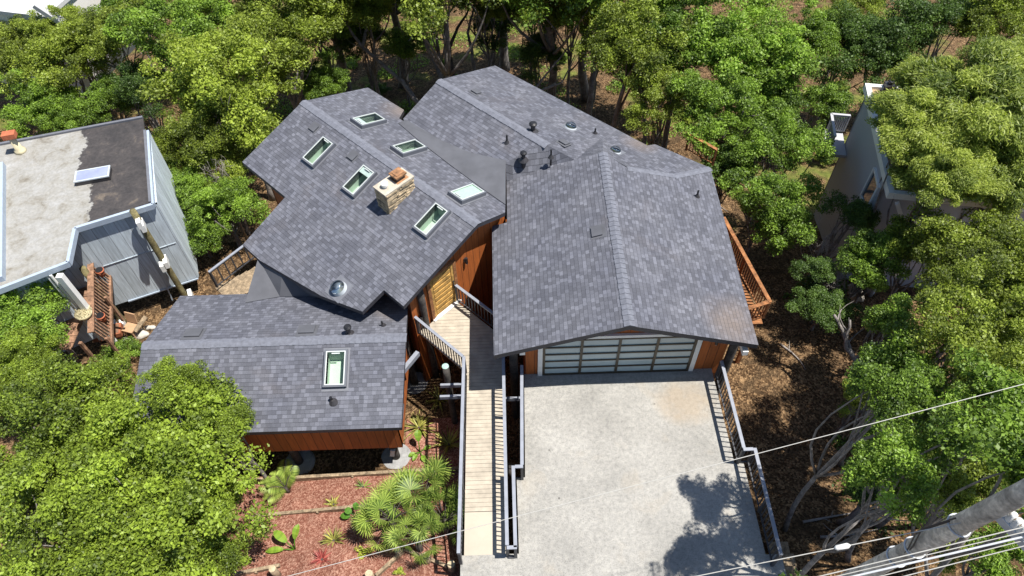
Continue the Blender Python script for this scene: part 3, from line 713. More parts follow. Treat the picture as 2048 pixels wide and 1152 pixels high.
# --- entry door with frame, in the 45 degree gable wall
ed = child('front_door', house, UV(AU+.02, 9.4, 0)); RU = Matrix((vd, -ud, Vector((0, 0, 1)))).transposed()
def ew(v, out, z): return UV(AU+out, v, z)
mb = MB()
for v in (8.78, 9.98): mb.box(ew(v, .05, 1.12), (.13, .10, 2.2), RU)
mb.box(ew(9.38, .05, 2.2), (1.07, .10, .13), RU); mb.build('frame', M['cedar'], ed)
mb = MB(); mb.box(ew(9.38, .09, .03), (1.32, .20, .05), RU); mb.build('threshold', M['white'], ed)
mb = MB(); mb.box(ew(9.38, .03, 1.10), (1.06, .06, 2.06), RU)
for j in range(8): mb.box(ew(9.36, .065, .26+j*.235), (.80, .05, .15), RU)
for v in (8.89, 9.86): mb.box(ew(v, .066, 1.10), (.10, .035, 2.05), RU)
mb.build('leaf', M['door'], ed, bevel=.006)
mb = MB(); mb.box(ew(9.84, .10, 1.02), (.04, .05, .24), RU); mb.cyl(ew(9.84, .11, 1.22), .028, .05, 10); mb.build('handle', M['black'], ed)
lamp(ew(10.55, 0, 1.75), house, ud)
lamp(ew(8.25, 0, .55), house, ud)
# --- log posts with footings and pale beam ends
def log_post(x, y, z0, z1, r=0.14, mat='log', cut_end=False, foot=True, lean=(0, 0), parent=house, disc=.55):
    t = child('log_post', parent, (x, y, z0)); k = 7; mb = MB()
    pts = [Vector((x+lean[0]*i/k+random.uniform(-.006, .006), y+lean[1]*i/k, z0+(z1-z0)*i/k)) for i in range(k+1)]
    mb.tube(pts, [r*random.uniform(.96, 1.04) for _ in pts], 14); mb.build('log', M[mat], t, True)
    if cut_end:
        mb = MB(); mb.cyl(pts[-1]+Vector((0, 0, .002)), r*.97, .015, 14); mb.build('cut_end', M['cut'], t)
    if foot:
        mb = MB(); mb.cyl((x, y, z0-.5), disc, .55, 28); mb.cyl((x, y, z0+.05), disc*.93, .04, 28); mb.build('footing', M['footing'], t, bevel=.02)
    return t
for q, zt, top in (((830, 768), None, 1.05), ((793, 915), None, .55), ((600, 925), None, .55)):
    g = ground(*q); log_post(g.x, g.y, g.z, top, .15)
pe = at(853, 652, 0.0); log_post(pe.x, pe.y, -3.4, 2.2, .13, 'log', foot=False)
log_post(-.02, 13.0, -3.3, 2.25, .15); log_post(7.2, 12.95, -3.3, 1.95, .15)
for xx, yy, zz, rz in ((-.02+.28, 12.55, 2.12, 0), (7.25, 12.45, 1.86, 0)):
    mb = MB(); mb.box((xx, yy, zz), (.17, .5, .2)); mb.build('beam_end', M['white'], house)
mb = MB(); a = at(806, 742, .5); b = at(836, 706, .5); mb.bar(a, b, .14, .2); mb.build('beam_end', M['metal'], house)
mb = MB(); mb.bar((cw1+.2, cyf-.25, .35), (cw1+.2, cyf+.6, .35), .12, .22); mb.build('beam_end', M['metal'], house)
mb = MB(); g = at(785, 905, -2.4); mb.box(g, (.16, .10, .45), Matrix.Rotation(.2, 3, 'Y')); mb.build('meter_box', M['galv'], house)

# ================================================================ railings
BALM = {}
def baluster_mesh(h, mat, w=0.03):
    k = (round(h, 3), mat, w)
    if k not in BALM:
        mb = MB(); mb.box((0, 0, h/2), (w, w, h)); o = mb.build('baluster', M[mat]); BALM[k] = o.data; bpy.data.objects.remove(o)
    return BALM[k]
def railing(name, label, cat, pts, h=0.95, gap=0.13, mat='metal', balmat='raildark', cap=(.10, .045), posts=True, group=None, parent=None, low=0.08, bw=.03):
    p0 = Vector(pts[0])
    t = thing(name, label, cat, p0, group) if parent is None else child(name, parent, p0)
    for i in range(len(pts)-1):
        a, b = Vector(pts[i]), Vector(pts[i+1]); d = (b-a).normalized(); H = Vector((0, 0, h))
        mb = MB(); mb.bar(a+H-d*.03, b+H+d*(.03 if i == len(pts)-2 else -.051), cap[0], cap[1]); mb.build('handrail', M[mat], t, bevel=.006)
        mb = MB(); mb.bar(a+Vector((0, 0, low)), b+Vector((0, 0, low)), .04, .04); mb.build('bottom_rail', M[balmat], t)
        mb = MB(); mb.bar(a+Vector((0, 0, h-.07)), b+Vector((0, 0, h-.07)), .035, .05); mb.build('top_rail', M[balmat], t)
        L = (b-a).length; k = max(1, int(L/gap)); src = None
        for j in range(1, k):
            p = a + (b-a)*(j/k) + Vector((0, 0, low+.02)) - p0
            if src is None:
                src = link('baluster', baluster_mesh(h-low-.1, balmat, bw), t); o = src
            else:
                o = src.copy(); o.parent = t; COL.objects.link(o)
            o.location = p; o.rotation_euler = (0, 0, math.atan2(d.y, d.x))
        if posts:
            n_ = max(1, int(round(L/2.0)))
            for j in range(n_ + (1 if i == len(pts)-2 else 0)):
                q = a + (b-a)*(j/n_); mb = MB(); mb.box(q+Vector((0, 0, h/2-.03)), (.085, .085, h-.04)); mb.build('post', M[balmat], t)
    return t
railing('railing', 'long bent grey railing on the left edge of the tan footbridge', 'railing', [(-3.36, 14.68, 0), (-1.66, 12.98, 0), (-1.70, 6.62, 0)], .95)
railing('railing', 'straight grey railing between the footbridge and the gap beside the driveway', 'railing', [(-.36, 13.4, 0), (-.36, 6.8, 0)], .95)
railing('railing', 'short brown-grey railing running from the front door under the garage eave', 'railing', [(-2.02, 16.06, 0), (-.42, 14.5, 0)], .95, gap=.15)
railing('railing', 'stepped grey railing along the left edge of the concrete driveway', 'railing', [(.24, 12.6, 0), (.13, 9.1, 0), (-.13, 9.1, 0), (-.13, 6.75, 0)], .9, gap=.14)
railing('railing', 'stepped grey railing on the right edge of the driveway by the brown slope', 'railing', [(6.76, 12.5, 0), (6.80, 9.4, 0), (7.12, 9.4, 0), (7.10, 6.3, 0)], .95, gap=.17)
railing('railing', 'small grey railing closing the gap between footbridge end and driveway', 'railing', [(-.34, 6.72, 0), (-.12, 6.72, 0)], .9, gap=.11, posts=False)
# ================================================================ footbridge
fb = thing('footbridge', 'tan boarded footbridge leading from the driveway apron to the front door', 'footbridge', (-1.0, 6.9, -.4))
def dl(y): return -1.62 if y < 12.93 else (-1.62+(y-12.93)*(-1.76/1.77) if y < 14.7 else -3.38+(y-14.7)*(1.40/1.30))
def dr(y): return -.41 if y < 14.42 else -.41-(y-14.42)*(1.58/1.58)
mb = MB(); y = 8.12
while y < 15.95:
    y2 = min(y+.139, 15.99); ya, yb = y+.004, y2-.004; jz = random.uniform(-.003, .003)
    tp = [Vector((dl(ya), ya, jz)), Vector((dr(ya), ya, jz)), Vector((dr(yb), yb, jz)), Vector((dl(yb), yb, jz))]
    if tp[1].x > tp[0].x+.05:
        lo = [p-Vector((0, 0, .035)) for p in tp]; mb.face(tp)
        for i in range(4): j = (i+1) % 4; mb.face([lo[i], lo[j], tp[j], tp[i]])
    y = y2
mb.build('deck_boards', M['board'], fb)
mb = MB(); mb.box((-1.015, 7.47, -.012), (1.21, 1.27, .03)); mb.build('ramp_panel', M['ply'], fb)
mb = MB()
for x in (-1.55, -1.0, -.48): mb.bar((x, 6.85, -.16), (x, 14.4, -.16), .07, .2)
mb.bar((-3.2, 14.75, -.16), (-1.6, 13.1, -.16), .07, .2); mb.bar((-2.1, 15.9, -.16), (-.5, 14.4, -.16), .07, .2)
mb.box((-1.05, 10, -.06), (1.15, 6.2, .02)); mb.build('joist_frame', M['fascia'], fb)
for yy in (12.7, 12.25):
    mb = MB(); mb.bar((-2.55, yy, -.35), (-1.0, yy, -.35), .08, .16); mb.build('cross_beam', M['metal'], fb)
mb = MB(); mb.bar((-.45, 12.1, -.35), (.3, 12.1, -.35), .08, .16); mb.build('cross_beam', M['metal'], fb)
log_post(-2.30, 12.86, -3.5, .62, .12, cut_end=True, foot=False, parent=fb)
log_post(-.2, 9.6, -2.8, -.3, .13, foot=False, parent=fb); log_post(-1.4, 9.6, -2.8, -.3, .13, foot=False, parent=fb)

# ================================================================ left neighbour
lh = thing('neighbour_house', 'grey-blue flat-roofed neighbour house with patchy white and tar roof', 'house', at(150, 457, 1.18)-Vector((0, 0, 4.7)), None, math.atan2(1.14, 2.63))
ZL = 1.18
p1, p2, p3 = at(150, 457, ZL), at(306, 409, ZL), at(296, 262, ZL)
q1, q2 = at(136, 525, ZL), at(56, 556, ZL)
q3 = q2 + (q2-q1)*4.5; p3b = at(286, 236, ZL); p4 = at(0, 290, ZL); p4 = p3b+(p4-p3b)*1.6
poly = [p1, q1, q2, q3, p4, p3b, p2]
mb = MB(); mb.face(poly[::-1]); lo = [p-Vector((0, 0, .1)) for p in poly]; mb.face(lo)
for i in range(len(poly)): j = (i+1) % len(poly); mb.face([lo[j], lo[i], poly[i], poly[j]])
o = mb.build('roof', M['flatroof'], lh)
mb = MB()
for a, b in ((p2, p1), (p1, q1), (q1, q2), (q2, q3)):
    mb.bar(a-Vector((0, 0, .07)), b-Vector((0, 0, .07)), .12, .24)
mb.bar(p2-Vector((0, 0, .05)), p3-Vector((0, 0, .05)), .10, .2)
mb.build('fascia', M['bluetrim'], lh)
mb = MB(); mb.bar(p3b+Vector((0, 0, .02)), p4+Vector((0, 0, .02)), .12, .14); mb.bar(p3+Vector((-.12, 0, .03)), p2+Vector((-.12, 0.1, .03)), .1, .1); mb.build('parapet', M['flash'], lh)
mb = MB(); a, b = at(4, 330, ZL+.1), at(2, 560, ZL+.1); mb.bar(a, b, .22, .3); mb.build('clerestory', M['bluetrim'], lh)
def inset(a, b, k): d = (b-a).normalized(); return Vector((-d.y, d.x, 0))*k
f12 = inset(p1, p2, .10)
A, B = p1+f12, p2+f12
wall((A.x, A.y), (B.x+.12, B.y+.05), -3.5, ZL-.12, .12, 'wall', M['bluesiding'], lh)
C3 = p3 + Vector((.05, 0, 0)); wall((B.x+.12, B.y+.05), (C3.x, C3.y), -3.5, ZL-.12, .12, 'wall', M['bluesiding'], lh)
Q = q1+Vector((-2.3, -.5, 0)); AA = A-(B-A).normalized()*2.4; wall((AA.x, AA.y), (A.x-.002, A.y), -3.5, ZL-.12, .12, 'wall', M['bluesiding'], lh)
wall((Q.x, Q.y), (AA.x-.1, AA.y), -3.5, ZL-.12, .12, 'wall', M['bluesiding'], lh)
Q2, Q3 = q2+Vector((.3, .7, 0)), q3+Vector((.3, .7, 0)); wall((Q3.x, Q3.y), (Q2.x-.1, Q2.y-.05), -3.5, ZL-.12, .12, 'wall', M['bluesiding'], lh)
mb = MB(); mid = (A+B)/2; mb.bar(Vector((A.x, A.y, -1.15))-f12*.2, Vector((B.x, B.y, -1.15))-f12*.12, .02, .03); mb.build('wall_batten', M['bluesiding'], lh); mb = MB(); mb.bar(Vector((A.x, A.y, -3.5))-f12*.3, Vector((B.x+.1, B.y, -3.5))-f12*.3, .05, .06); mb.build('wall_batten', M['bluetrim'], lh)
# logs in front of the wall with pairs of white beam ends
def rail_log(top, bot, mat='logtan', r=.13):
    t = child('log_post', lh, bot); mb = MB(); k = 6
    mb.tube([Vector(bot).lerp(Vector(top), i/k) for i in range(k+1)], [r*random.uniform(.95, 1.05) for _ in range(k+1)], 12); mb.build('log', M[mat], t, True)
out = -f12.normalized()
def on_front(px, py, off):    # a point at distance off in front of the front wall
    n = Vector((out.x, out.y, 0)); d = ray(px, py); p0 = p1+n*off; return CAMP + d*((p0-CAMP).dot(n)/d.dot(n))
lt = on_front(262, 416, .28); rail_log((lt.x, lt.y, ZL+.25), (lt.x, lt.y, -4.7))
l2 = on_front(238, 632, .25); rail_log((l2.x, l2.y, -.6), (l2.x, l2.y, -4.8))
mb = MB()
for q in ((276, 440), (283, 447), (330, 520), (323, 527), (243, 642), (229, 650), (380, 588)):
    p = on_front(q[0], q[1], .42); mb2 = MB(); mb2.box(p-Vector((0, 0, .1)), (.16, .5, .34), Matrix.Rotation(math.atan2(1.14, 2.63), 3, 'Z')); mb2.build('beam_end', M['white'], lh)
mb = MB(); mb.bar(on_front(268, 428, .1), on_front(345, 600, .1), .05, .05); mb.build('downpipe', M['bluetrim'], lh)
sc_ = at(187, 352, ZL+.1); rzl = math.atan2(1.14, 2.63)-.18; rotl = Matrix.Rotation(rzl, 3, 'Z')
sk = child('skylight', lh, sc_)
mb = MB(); mb.box(sc_+Vector((0, 0, -.02)), (1.32, .66, .22), rotl); mb.build('curb', M['dark'], sk)
mb = MB()
ex, ey = rotl @ Vector((1, 0, 0)), rotl @ Vector((0, 1, 0))
for s_ in (-1, 1): mb.box(sc_+ey*s_*.31+Vector((0, 0, .11)), (1.34, .06, .05), rotl); mb.box(sc_+ex*s_*.64+Vector((0, 0, .11)), (.06, .56, .05), rotl)
mb.build('frame', M['steel'], sk)
mb = MB(); mb.box(sc_+Vector((0, 0, .11)), (1.22, .56, .02), rotl); mb.build('glass_pane', simple('milky_blue_pane', (.24, .27, .40), .6, .12, 3), sk)
fl = at(42, 303, ZL); t = child('chimney_flue', lh, fl)
mb = MB(); mb.tube([fl-Vector((0, 0, .05)), fl+Vector((0, 0, .12)), fl+Vector((0, 0, .18)), fl+Vector((0, 0, .75))], [.24, .22, .15, .12], 16); mb.build('stack', M['cream'], t, True)
mb = MB(); mb.box(fl+Vector((0, 0, .88)), (.50, .34, .22), rotl); mb.build('cap', M['terracotta'], t, bevel=.02)
# entry porch corner: white column and pipes
pc_ = at(122, 555, ZL-.3)
mb = MB(); mb.box((pc_.x, pc_.y, -1.2), (.22, .22, 4.4)); mb.build('porch_column', M['white'], lh)
mb = MB(); mb.tube([Vector((pc_.x-.35, pc_.y+.05, ZL-.2)), Vector((pc_.x-.35, pc_.y+.05, -3.2))], .05, 10); mb.tube([Vector((pc_.x-.5, pc_.y+.05, ZL-.2)), Vector((pc_.x-.5, pc_.y+.05, -3.2))], .04, 10); mb.build('downpipe', M['white'], lh)
# raised walkway in front of it, with a slatted redwood rail
def rw(px, py, z): return at(px, py, z)
ra, rb_ = rw(181, 505, -.75), rw(182, 665, -1.35)
rr = thing('railing', 'brown redwood slatted railing in front of the grey-blue neighbour wall', 'railing', rb_-Vector((0, 0, 1.1)))
mb = MB(); mb.bar(ra, rb_, .24, .05); mb.build('handrail', M['redwood'], rr)
H1 = Vector((.34, 0, -1.0))
mb = MB(); mb.bar(ra+H1, rb_+H1, .10, .14); mb.build('bottom_rail', M['redwood'], rr)
L = (rb_-ra).length; k = 24; src = None
mbb = MB(); mbb.bar((0, 0, 0), H1, .05, .05); o0 = mbb.build('slat', M['redwood'], None); dat = o0.data; bpy.data.objects.remove(o0)
for i in range(1, k):
    p = ra.lerp(rb_, i/k)-(rb_-Vector((0, 0, 1.1)))
    if src is None: src = link('slat', dat, rr); o = src
    else: o = src.copy(); o.parent = rr; COL.objects.link(o)
    o.location = p
for i in (0, .5, 1):
    p = ra.lerp(rb_, i)+H1; mb = MB(); mb.box(p+Vector((.05, 0, -.2)), (.1, .1, 1.6)); mb.build('post', M['redwood'], rr)
# deck behind the rail and stairs
dk = thing('wooden_deck', 'shaded brown plank deck by the neighbour porch behind the slatted railing', 'deck', (ra.x-1, ra.y-1, -3))
mb = MB()
for i in range(12):
    yy = rb_.y - .2 + (ra.y-rb_.y)*i/11; mb.box((ra.x-.62, yy, -1.95), (1.25, (ra.y-rb_.y)/12, .04))
mb.build('deck_boards', M['redwood'], dk)
for x_ in (-1.15, .2):
    for y_ in (rb_.y, ra.y): mb = MB(); mb.box((ra.x+x_, y_, -3.0), (.12, .12, 2.0)); mb.build('deck_post', M['redwood'], dk)
def at_thing(name, label, cat, px, py, z, group=None): p = at(px, py, z); return p, thing(name, label, cat, p, group)
# hanging basket of dry straw
p, t = at_thing('hanging_basket', 'round straw-filled basket hanging at the end of the redwood railing', 'basket', 166, 625, -1.0)
mb = MB(); mb.tube([p-Vector((0, 0, .28)), p-Vector((0, 0, .15)), p], [.14, .28, .33], 20); mb.build('bowl', M['rope'], t, True)
mb = MB()
for i in range(160):
    a_ = random.uniform(0, 6.28); r_ = random.uniform(0, .3); q = p+Vector((math.cos(a_)*r_, math.sin(a_)*r_, .0)); e = q+Vector((random.uniform(-.15, .15), random.uniform(-.15, .15), random.uniform(.02, .12)))
    mb.bar(q, e, .012, .008)
mb.build('straw', M['rope'], t)
def pot(px, py, z, label, mat='terracotta'):
    p, t = at_thing('flower_pot', label, 'pot', px, py, z)
    mb = MB(); mb.tube([p-Vector((0, 0, .3)), p], [.11, .16], 16); mb.tube([p-Vector((0, 0, .04)), p+Vector((0, 0, .03))], [.175, .175], 16); mb.build('pot', M[mat], t, True)
    mb = MB(); mb.cyl(p+Vector((0, 0, .03)), .15, .03, 14); mb.build('soil', M['black'], t)
pot(199, 541, -1.0, 'terracotta pot with dark soil beside the redwood railing, nearest the blue wall'); pot(201, 632, -1.5, 'terracotta pot with dark soil at the lower end of the redwood railing')
# yard things
p, t = at_thing('garden_tub', 'red-brown rounded tub lying below the neighbour log posts', 'tub', 218, 668, -3.9)
R_ = Matrix.Rotation(.25, 3, 'Z')
mb = MB(); mb.box(p+Vector((0, 0, .12)), (1.15, .60, .22), R_); mb.build('basin', M['tub'], t, bevel=.09)
mb = MB(); mb.box(p+Vector((0, 0, .236)), (.98, .46, .02), R_); mb.build('board', M['redwood'], t, bevel=.01)
mb = MB()
for a_ in (-.4, .4):
    for b_ in (-.2, .2): mb.box(p+R_ @ Vector((a_, b_, -.2)), (.07, .07, .5), R_)
mb.build('legs', M['redwood'], t)
p, t = at_thing('garden_chair', 'tan garden chair with rounded back beside the red-brown tub', 'chair', 260, 655, -3.7)
R_ = Matrix.Rotation(-.3, 3, 'Z')
mb = MB(); mb.box(p, (.5, .5, .06), R_); mb.build('seat', M['tanplastic'], t, bevel=.02)
mb = MB(); mb.tube([p+R_ @ Vector((-.22, .24, .05)), p+R_ @ Vector((-.22, .33, .5))], .02, 6); mb.box(p+R_ @ Vector((0, .30, .32)), (.5, .05, .5), R_ @ Matrix.Rotation(-.25, 3, 'X')); mb.build('backrest', M['tanplastic'], t, bevel=.02)
for a_ in (-.2, .2):
    for b_ in (-.2, .2):
        mb = MB(); mb.box(p+R_ @ Vector((a_, b_, -.25)), (.05, .05, .45), R_); mb.build('leg', M['tanplastic'], t)
p, t = at_thing('plank', 'weathered plank propped between the tan chair and the grass', 'plank', 281, 648, -3.6)
R_ = Matrix.Rotation(1.0, 3, 'Z') @ Matrix.Rotation(-.3, 3, 'Y')
mb = MB(); mb.box(p, (.75, .22, .05), R_); mb.box(p+R_ @ Vector((0, 0, .03)), (.06, .24, .03), R_); o = mb.build('plank_board', M['timber'], t)
mb = MB(); mb.box(p-Vector((0, 0, .35)), (.06, .06, .6)); mb.build('prop', M['timber'], t)
def rock(px, py, z, s, label, group):
    p = at(px, py, z) if z is not None else ground(px, py); bm = bmesh.new(); bmesh.ops.create_icosphere(bm, subdivisions=3, radius=s)
    for v in bm.verts: k_ = 1+.25*math.sin(v.co.x*9/s*.3+px)+.2*math.sin(v.co.y*7/s*.35+py); v.co = Vector((v.co.x*k_, v.co.y*k_*.8, v.co.z*.55*k_))
    me = bpy.data.meshes.new('rock'); bm.to_mesh(me); bm.free(); me.materials.append(M['rock'])
    o = link('rock', me); o.location = p; tag(o, label, 'rock', group)
rock(285, 668, -4.2, .32, 'pale flat rock by the low wing gable end, largest of the group', 'pale rocks beside the low wing')
rock(262, 680, -4.3, .26, 'pale rock between the red-brown tub and the low wing', 'pale rocks beside the low wing')
rock(300, 655, -4.2, .18, 'small pale rock by the yellow grass above the low wing', 'pale rocks beside the low wing')
rock(238, 690, -4.3, .24, 'pale rock under the leafy shrub left of the low wing', 'pale rocks beside the low wing')
# stair rail behind the low wing
railing('railing', 'short dark stair railing behind the low front wing above pale steps', 'railing', [at(432, 583, -1.6)+Vector((0, .25, 0)), at(509, 532, -1.6)+Vector((0, .55, 0))], .95, gap=.3, mat='metal', balmat='raildark', low=.05, bw=.05)
st = thing('garden_steps', 'pale plank steps behind the low front wing', 'steps', at(480, 560, -1.9))
for i in range(5):
    a_ = at(440+i*16, 590-i*9, -1.9); mb = MB(); mb.box(a_+Vector((.25, .1, -i*.02)), (.36, 1.1, .06), Matrix.Rotation(.8, 3, 'Z')); mb.build('tread', M['timber'], st)

# ================================================================ right neighbour
ZR = 1.5
r1, r2, r3 = at(1733, 171, ZR), at(1780, 384, ZR), at(1816, 388, ZR)
rh = thing('neighbour_house', 'tall grey stucco neighbour house with brown debris on its flat roof', 'house', (r2.x+2, r2.y+2, -6))
ax = (r1-r2).normalized(); rx = Vector((ax.y, -ax.x, 0))
def RH(a, b, z): p = r2 + ax*a + rx*b; return Vector((p.x, p.y, z))
Lr = (r1-r2).length; Wr = 7.5
mb = MB(); mb.face([RH(0, 0, ZR-.1), RH(0, Wr, ZR-.1), RH(Lr, Wr, ZR-.1), RH(Lr, 0, ZR-.1)]); mb.face([RH(0, 0, ZR-.3), RH(Lr, 0, ZR-.3), RH(Lr, Wr, ZR-.3), RH(0, Wr, ZR-.3)]); mb.build('roof', M['gravelroof'], rh)
mb = MB(); mb.bar(RH(-.1, .05, ZR-.1), RH(Lr+.1, .05, ZR-.1), .22, .3); mb.bar(RH(Lr, .17, ZR-.1), RH(Lr, Wr, ZR-.1), .2, .29); mb.bar(RH(0, .17, ZR-.1), RH(0, Wr, ZR-.1), .2, .28); mb.build('parapet', M['white'], rh)
def rwall(a0, b0, a1, b1, z0, z1, name='wall', mat='stucco'):
    p, q = RH(a0, b0, 0), RH(a1, b1, 0); return wall((p.x, p.y), (q.x, q.y), z0, z1, .15, name, M[mat], rh)
rwall(Lr-.1, .12, .9, .12, -8.5, ZR-.3); rwall(.9, .12, .9, Wr, -8.5, ZR-.3); rwall(.9, Wr, Lr-.1, Wr, -8.5, ZR-.3); rwall(Lr-.1, Wr, Lr-.1, .12, -8.5, ZR-.3)
wn = child('window', rh, RH(1.6, .1, -.2))
mb = MB()
for da in (-.55, .55): mb.bar(RH(1.75+da, .08, -.9), RH(1.75+da, .08, .65), .10, .13)
for zz in (-.9, .6): mb.bar(RH(1.25, .085, zz), RH(2.25, .085, zz), .09, .12)
mb.build('frame', M['white'], wn)
mb = MB(); mb.bar(RH(1.25, .10, -.15), RH(2.25, .10, -.15), .02, 1.4); mb.build('pane', M['window'], wn)
ub = child('roof_unit', rh, RH(Lr-.1, .9, ZR)); mb = MB(); mb.box(RH(Lr-.1, .9, ZR+.1), (.4, .4, .3)); mb.cyl(RH(Lr-.1, .9, ZR+.25), .12, .15, 12); mb.build('housing', M['dark'], ub, bevel=.02)
# porch roof bracket at the near corner
mb = MB(); mb.bar(RH(.1, .5, ZR-.6), RH(.1, 1.6, -.9), .14, .16); mb.bar(RH(.1, 1.5, ZR-.3), RH(.1, 1.5, -6), .16, .16); mb.build('porch_post', M['white'], rh)
# balcony on the side wall
bz = -1.6
bal = child('balcony', rh, RH(Lr-.8, -.6, bz)); 
mb = MB(); mb.box((RH(Lr-.2, -.34, bz-.1)), (.86, 1.6, .16), Matrix.Rotation(math.atan2(ax.y, ax.x)-math.pi/2, 3, 'Z')); mb.build('floor', M['stucco'], bal)
for (a0, b0), (a1, b1) in (((Lr+.6, -.75), (Lr-1.0, -.75)), ((Lr+.6, -.75), (Lr+.6, .1))):
    mb = MB(); mb.bar(RH(a0, b0, bz+1), RH(a1, b1, bz+1), .12, .08); mb.build('handrail', M['stucco'], bal); mb = MB(); mb.bar(RH(a0, b0, bz+.12), RH(a1, b1, bz+.12), .06, .06); mb.build('bottom_rail', M['stucco'], bal)
    k = 9
    mb = MB()
    for i in range(k+1): p = RH(a0+(a1-a0)*i/k, b0+(b1-b0)*i/k, 0); mb.box((p.x, p.y, bz+.55), (.05, .05, .9))
    mb.build('balusters', M['stucco'], bal)
# brackets of white timber under the near side
br = thing('timber_bracket', 'crossed pale timber beams standing under the right neighbour wall', 'beam', at(1700, 615, -4.2))
for a, b in (((1722, 572, -2.6), (1690, 622, -4.4)), ((1702, 570, -2.6), (1704, 592, -3.0)), ((1716, 575, -2.6), (1722, 600, -3.2))):
    mb = MB(); mb.bar(at(*a), at(*b), .2, .22); mb.build('beam', M['stone2'], br)
# far top-left white house glimpsed through the trees
fh = thing('white_house', 'white house partly hidden by trees in the far left corner', 'house', at(60, 20, -5))
pw = at(70, 25, -1.0); R_ = Matrix.Rotation(-.25, 3, 'Z')
mb = MB(); mb.box(pw+Vector((-2.2, 3.2, -2.6)), (8, 6, 5.2), R_); mb.build('wall', M['whitestucco'], fh)
mb = MB(); mb.box(pw+Vector((-2.2, 3.2, .12)), (8.3, 6.3, .24), R_); mb.build('roof', simple('pale_grey_roof', (.55, .55, .56), .8, .1, 2), fh)
mb = MB(); a = at(70, 8, .3); b = at(165, 70, -1.6); mb.bar(a, b, .5, .25); mb.build('roof_overhang', M['stucco'], fh)
mb = MB(); a = at(152, 55, -1.2); mb.tube([a, at(168, 105, -4.0)], .13, 10); mb.build('post', M['logtan'], fh)

# ================================================================ cedar deck at the right side
cdk = thing('cedar_deck', 'orange cedar deck with slatted railing at the right side of the garage', 'deck', (8.4, 15.6, -4))
mb = MB(); x_ = 7.0
dpl = [(7.1, 14.75), (8.98, 15.1), (8.3, 19.1), (7.1, 19.3)]
for i in range(30):
    ya = 14.9 + i*.146; t_ = (ya-15.1)/4.0; xr = 8.98-max(0, t_)*.68
    mb.box(((7.1+xr)/2, ya, -.32), (xr-7.1, .138, .035))
mb.build('deck_boards', M['cedar'], cdk)
for q in ((8.85, 15.2), (8.6, 17.1), (8.3, 19.0), (7.3, 14.9)): mb = MB(); mb.box((q[0], q[1], -2.2), (.14, .14, 3.7)); mb.build('deck_post', M['cedar'], cdk)
railing('railing', '', '', [(8.2, 14.82, -.3), (9.05, 15.10, -.3), (8.28, 19.2, -.3)], .95, gap=.14, mat='cedar', balmat='cedar', cap=(.14, .045), parent=cdk, bw=.04)
railing('railing', 'distant orange cedar railing behind the rear roof among the trees', 'railing', [at(1372, 300, -.9), at(1425, 330, -.9)], .9, gap=.16, mat='cedar', balmat='cedar', cap=(.14, .05))
p = Vector((8.12, 16.3, .25)); t = thing('patio_umbrella', 'closed slate-blue cushion bundle on the cedar deck', 'cushion', (p.x, p.y, -.3))
t.name = 'outdoor_chair'
mb = MB(); mb.box((p.x, p.y, .12), (.55, .55, .14)); mb.build('seat', M['cushion'], t, bevel=.05)
mb = MB(); mb.box((p.x-.22, p.y, .45), (.14, .55, .6)); mb.build('backrest', M['cushion'], t, bevel=.05)
for a_ in (-.22, .22):
    for b_ in (-.22, .22): mb = MB(); mb.box((p.x+a_, p.y+b_, -.13), (.05, .05, .36)); mb.build('leg', M['dark'], t)
t['label'] = 'outdoor chair with slate-blue cushions at the cedar deck rail'; t['category'] = 'chair'

# ================================================================ foliage
def quads_mesh(name, V, tone, mat):
    """V: (n,4,3) corner array, tone: (n,) -> mesh with a face attribute"""
    n = len(V); me = bpy.data.meshes.new(name)
    me.vertices.add(n*4); me.vertices.foreach_set('co', V.astype(np.float32).ravel())
    me.loops.add(n*4); me.loops.foreach_set('vertex_index', np.arange(n*4, dtype=np.int32))
    me.polygons.add(n); me.polygons.foreach_set('loop_start', np.arange(0, n*4, 4, dtype=np.int32))
    me.polygons.foreach_set('loop_total', np.full(n, 4, dtype=np.int32))
    at_ = me.attributes.new('tone', 'FLOAT', 'FACE'); at_.data.foreach_set('value', tone.astype(np.float32))
    me.materials.append(mat); me.update(calc_edges=True); me.validate(); return me
def unit(a): return a/np.maximum(1e-9, np.linalg.norm(a, axis=-1, keepdims=True))
def leaves(P, Nn, T, ln, wd):
    """rhombic leaves: centres P, normals Nn, directions T"""
    T = unit(T - Nn*np.sum(T*Nn, -1, keepdims=True)); B = np.cross(Nn, T)
    ln = ln[:, None]; wd = wd[:, None]
    return np.stack([P-T*ln*.5, P+B*wd*.5-T*ln*.05, P+T*ln*.5, P-B*wd*.5-T*ln*.05], axis=1)
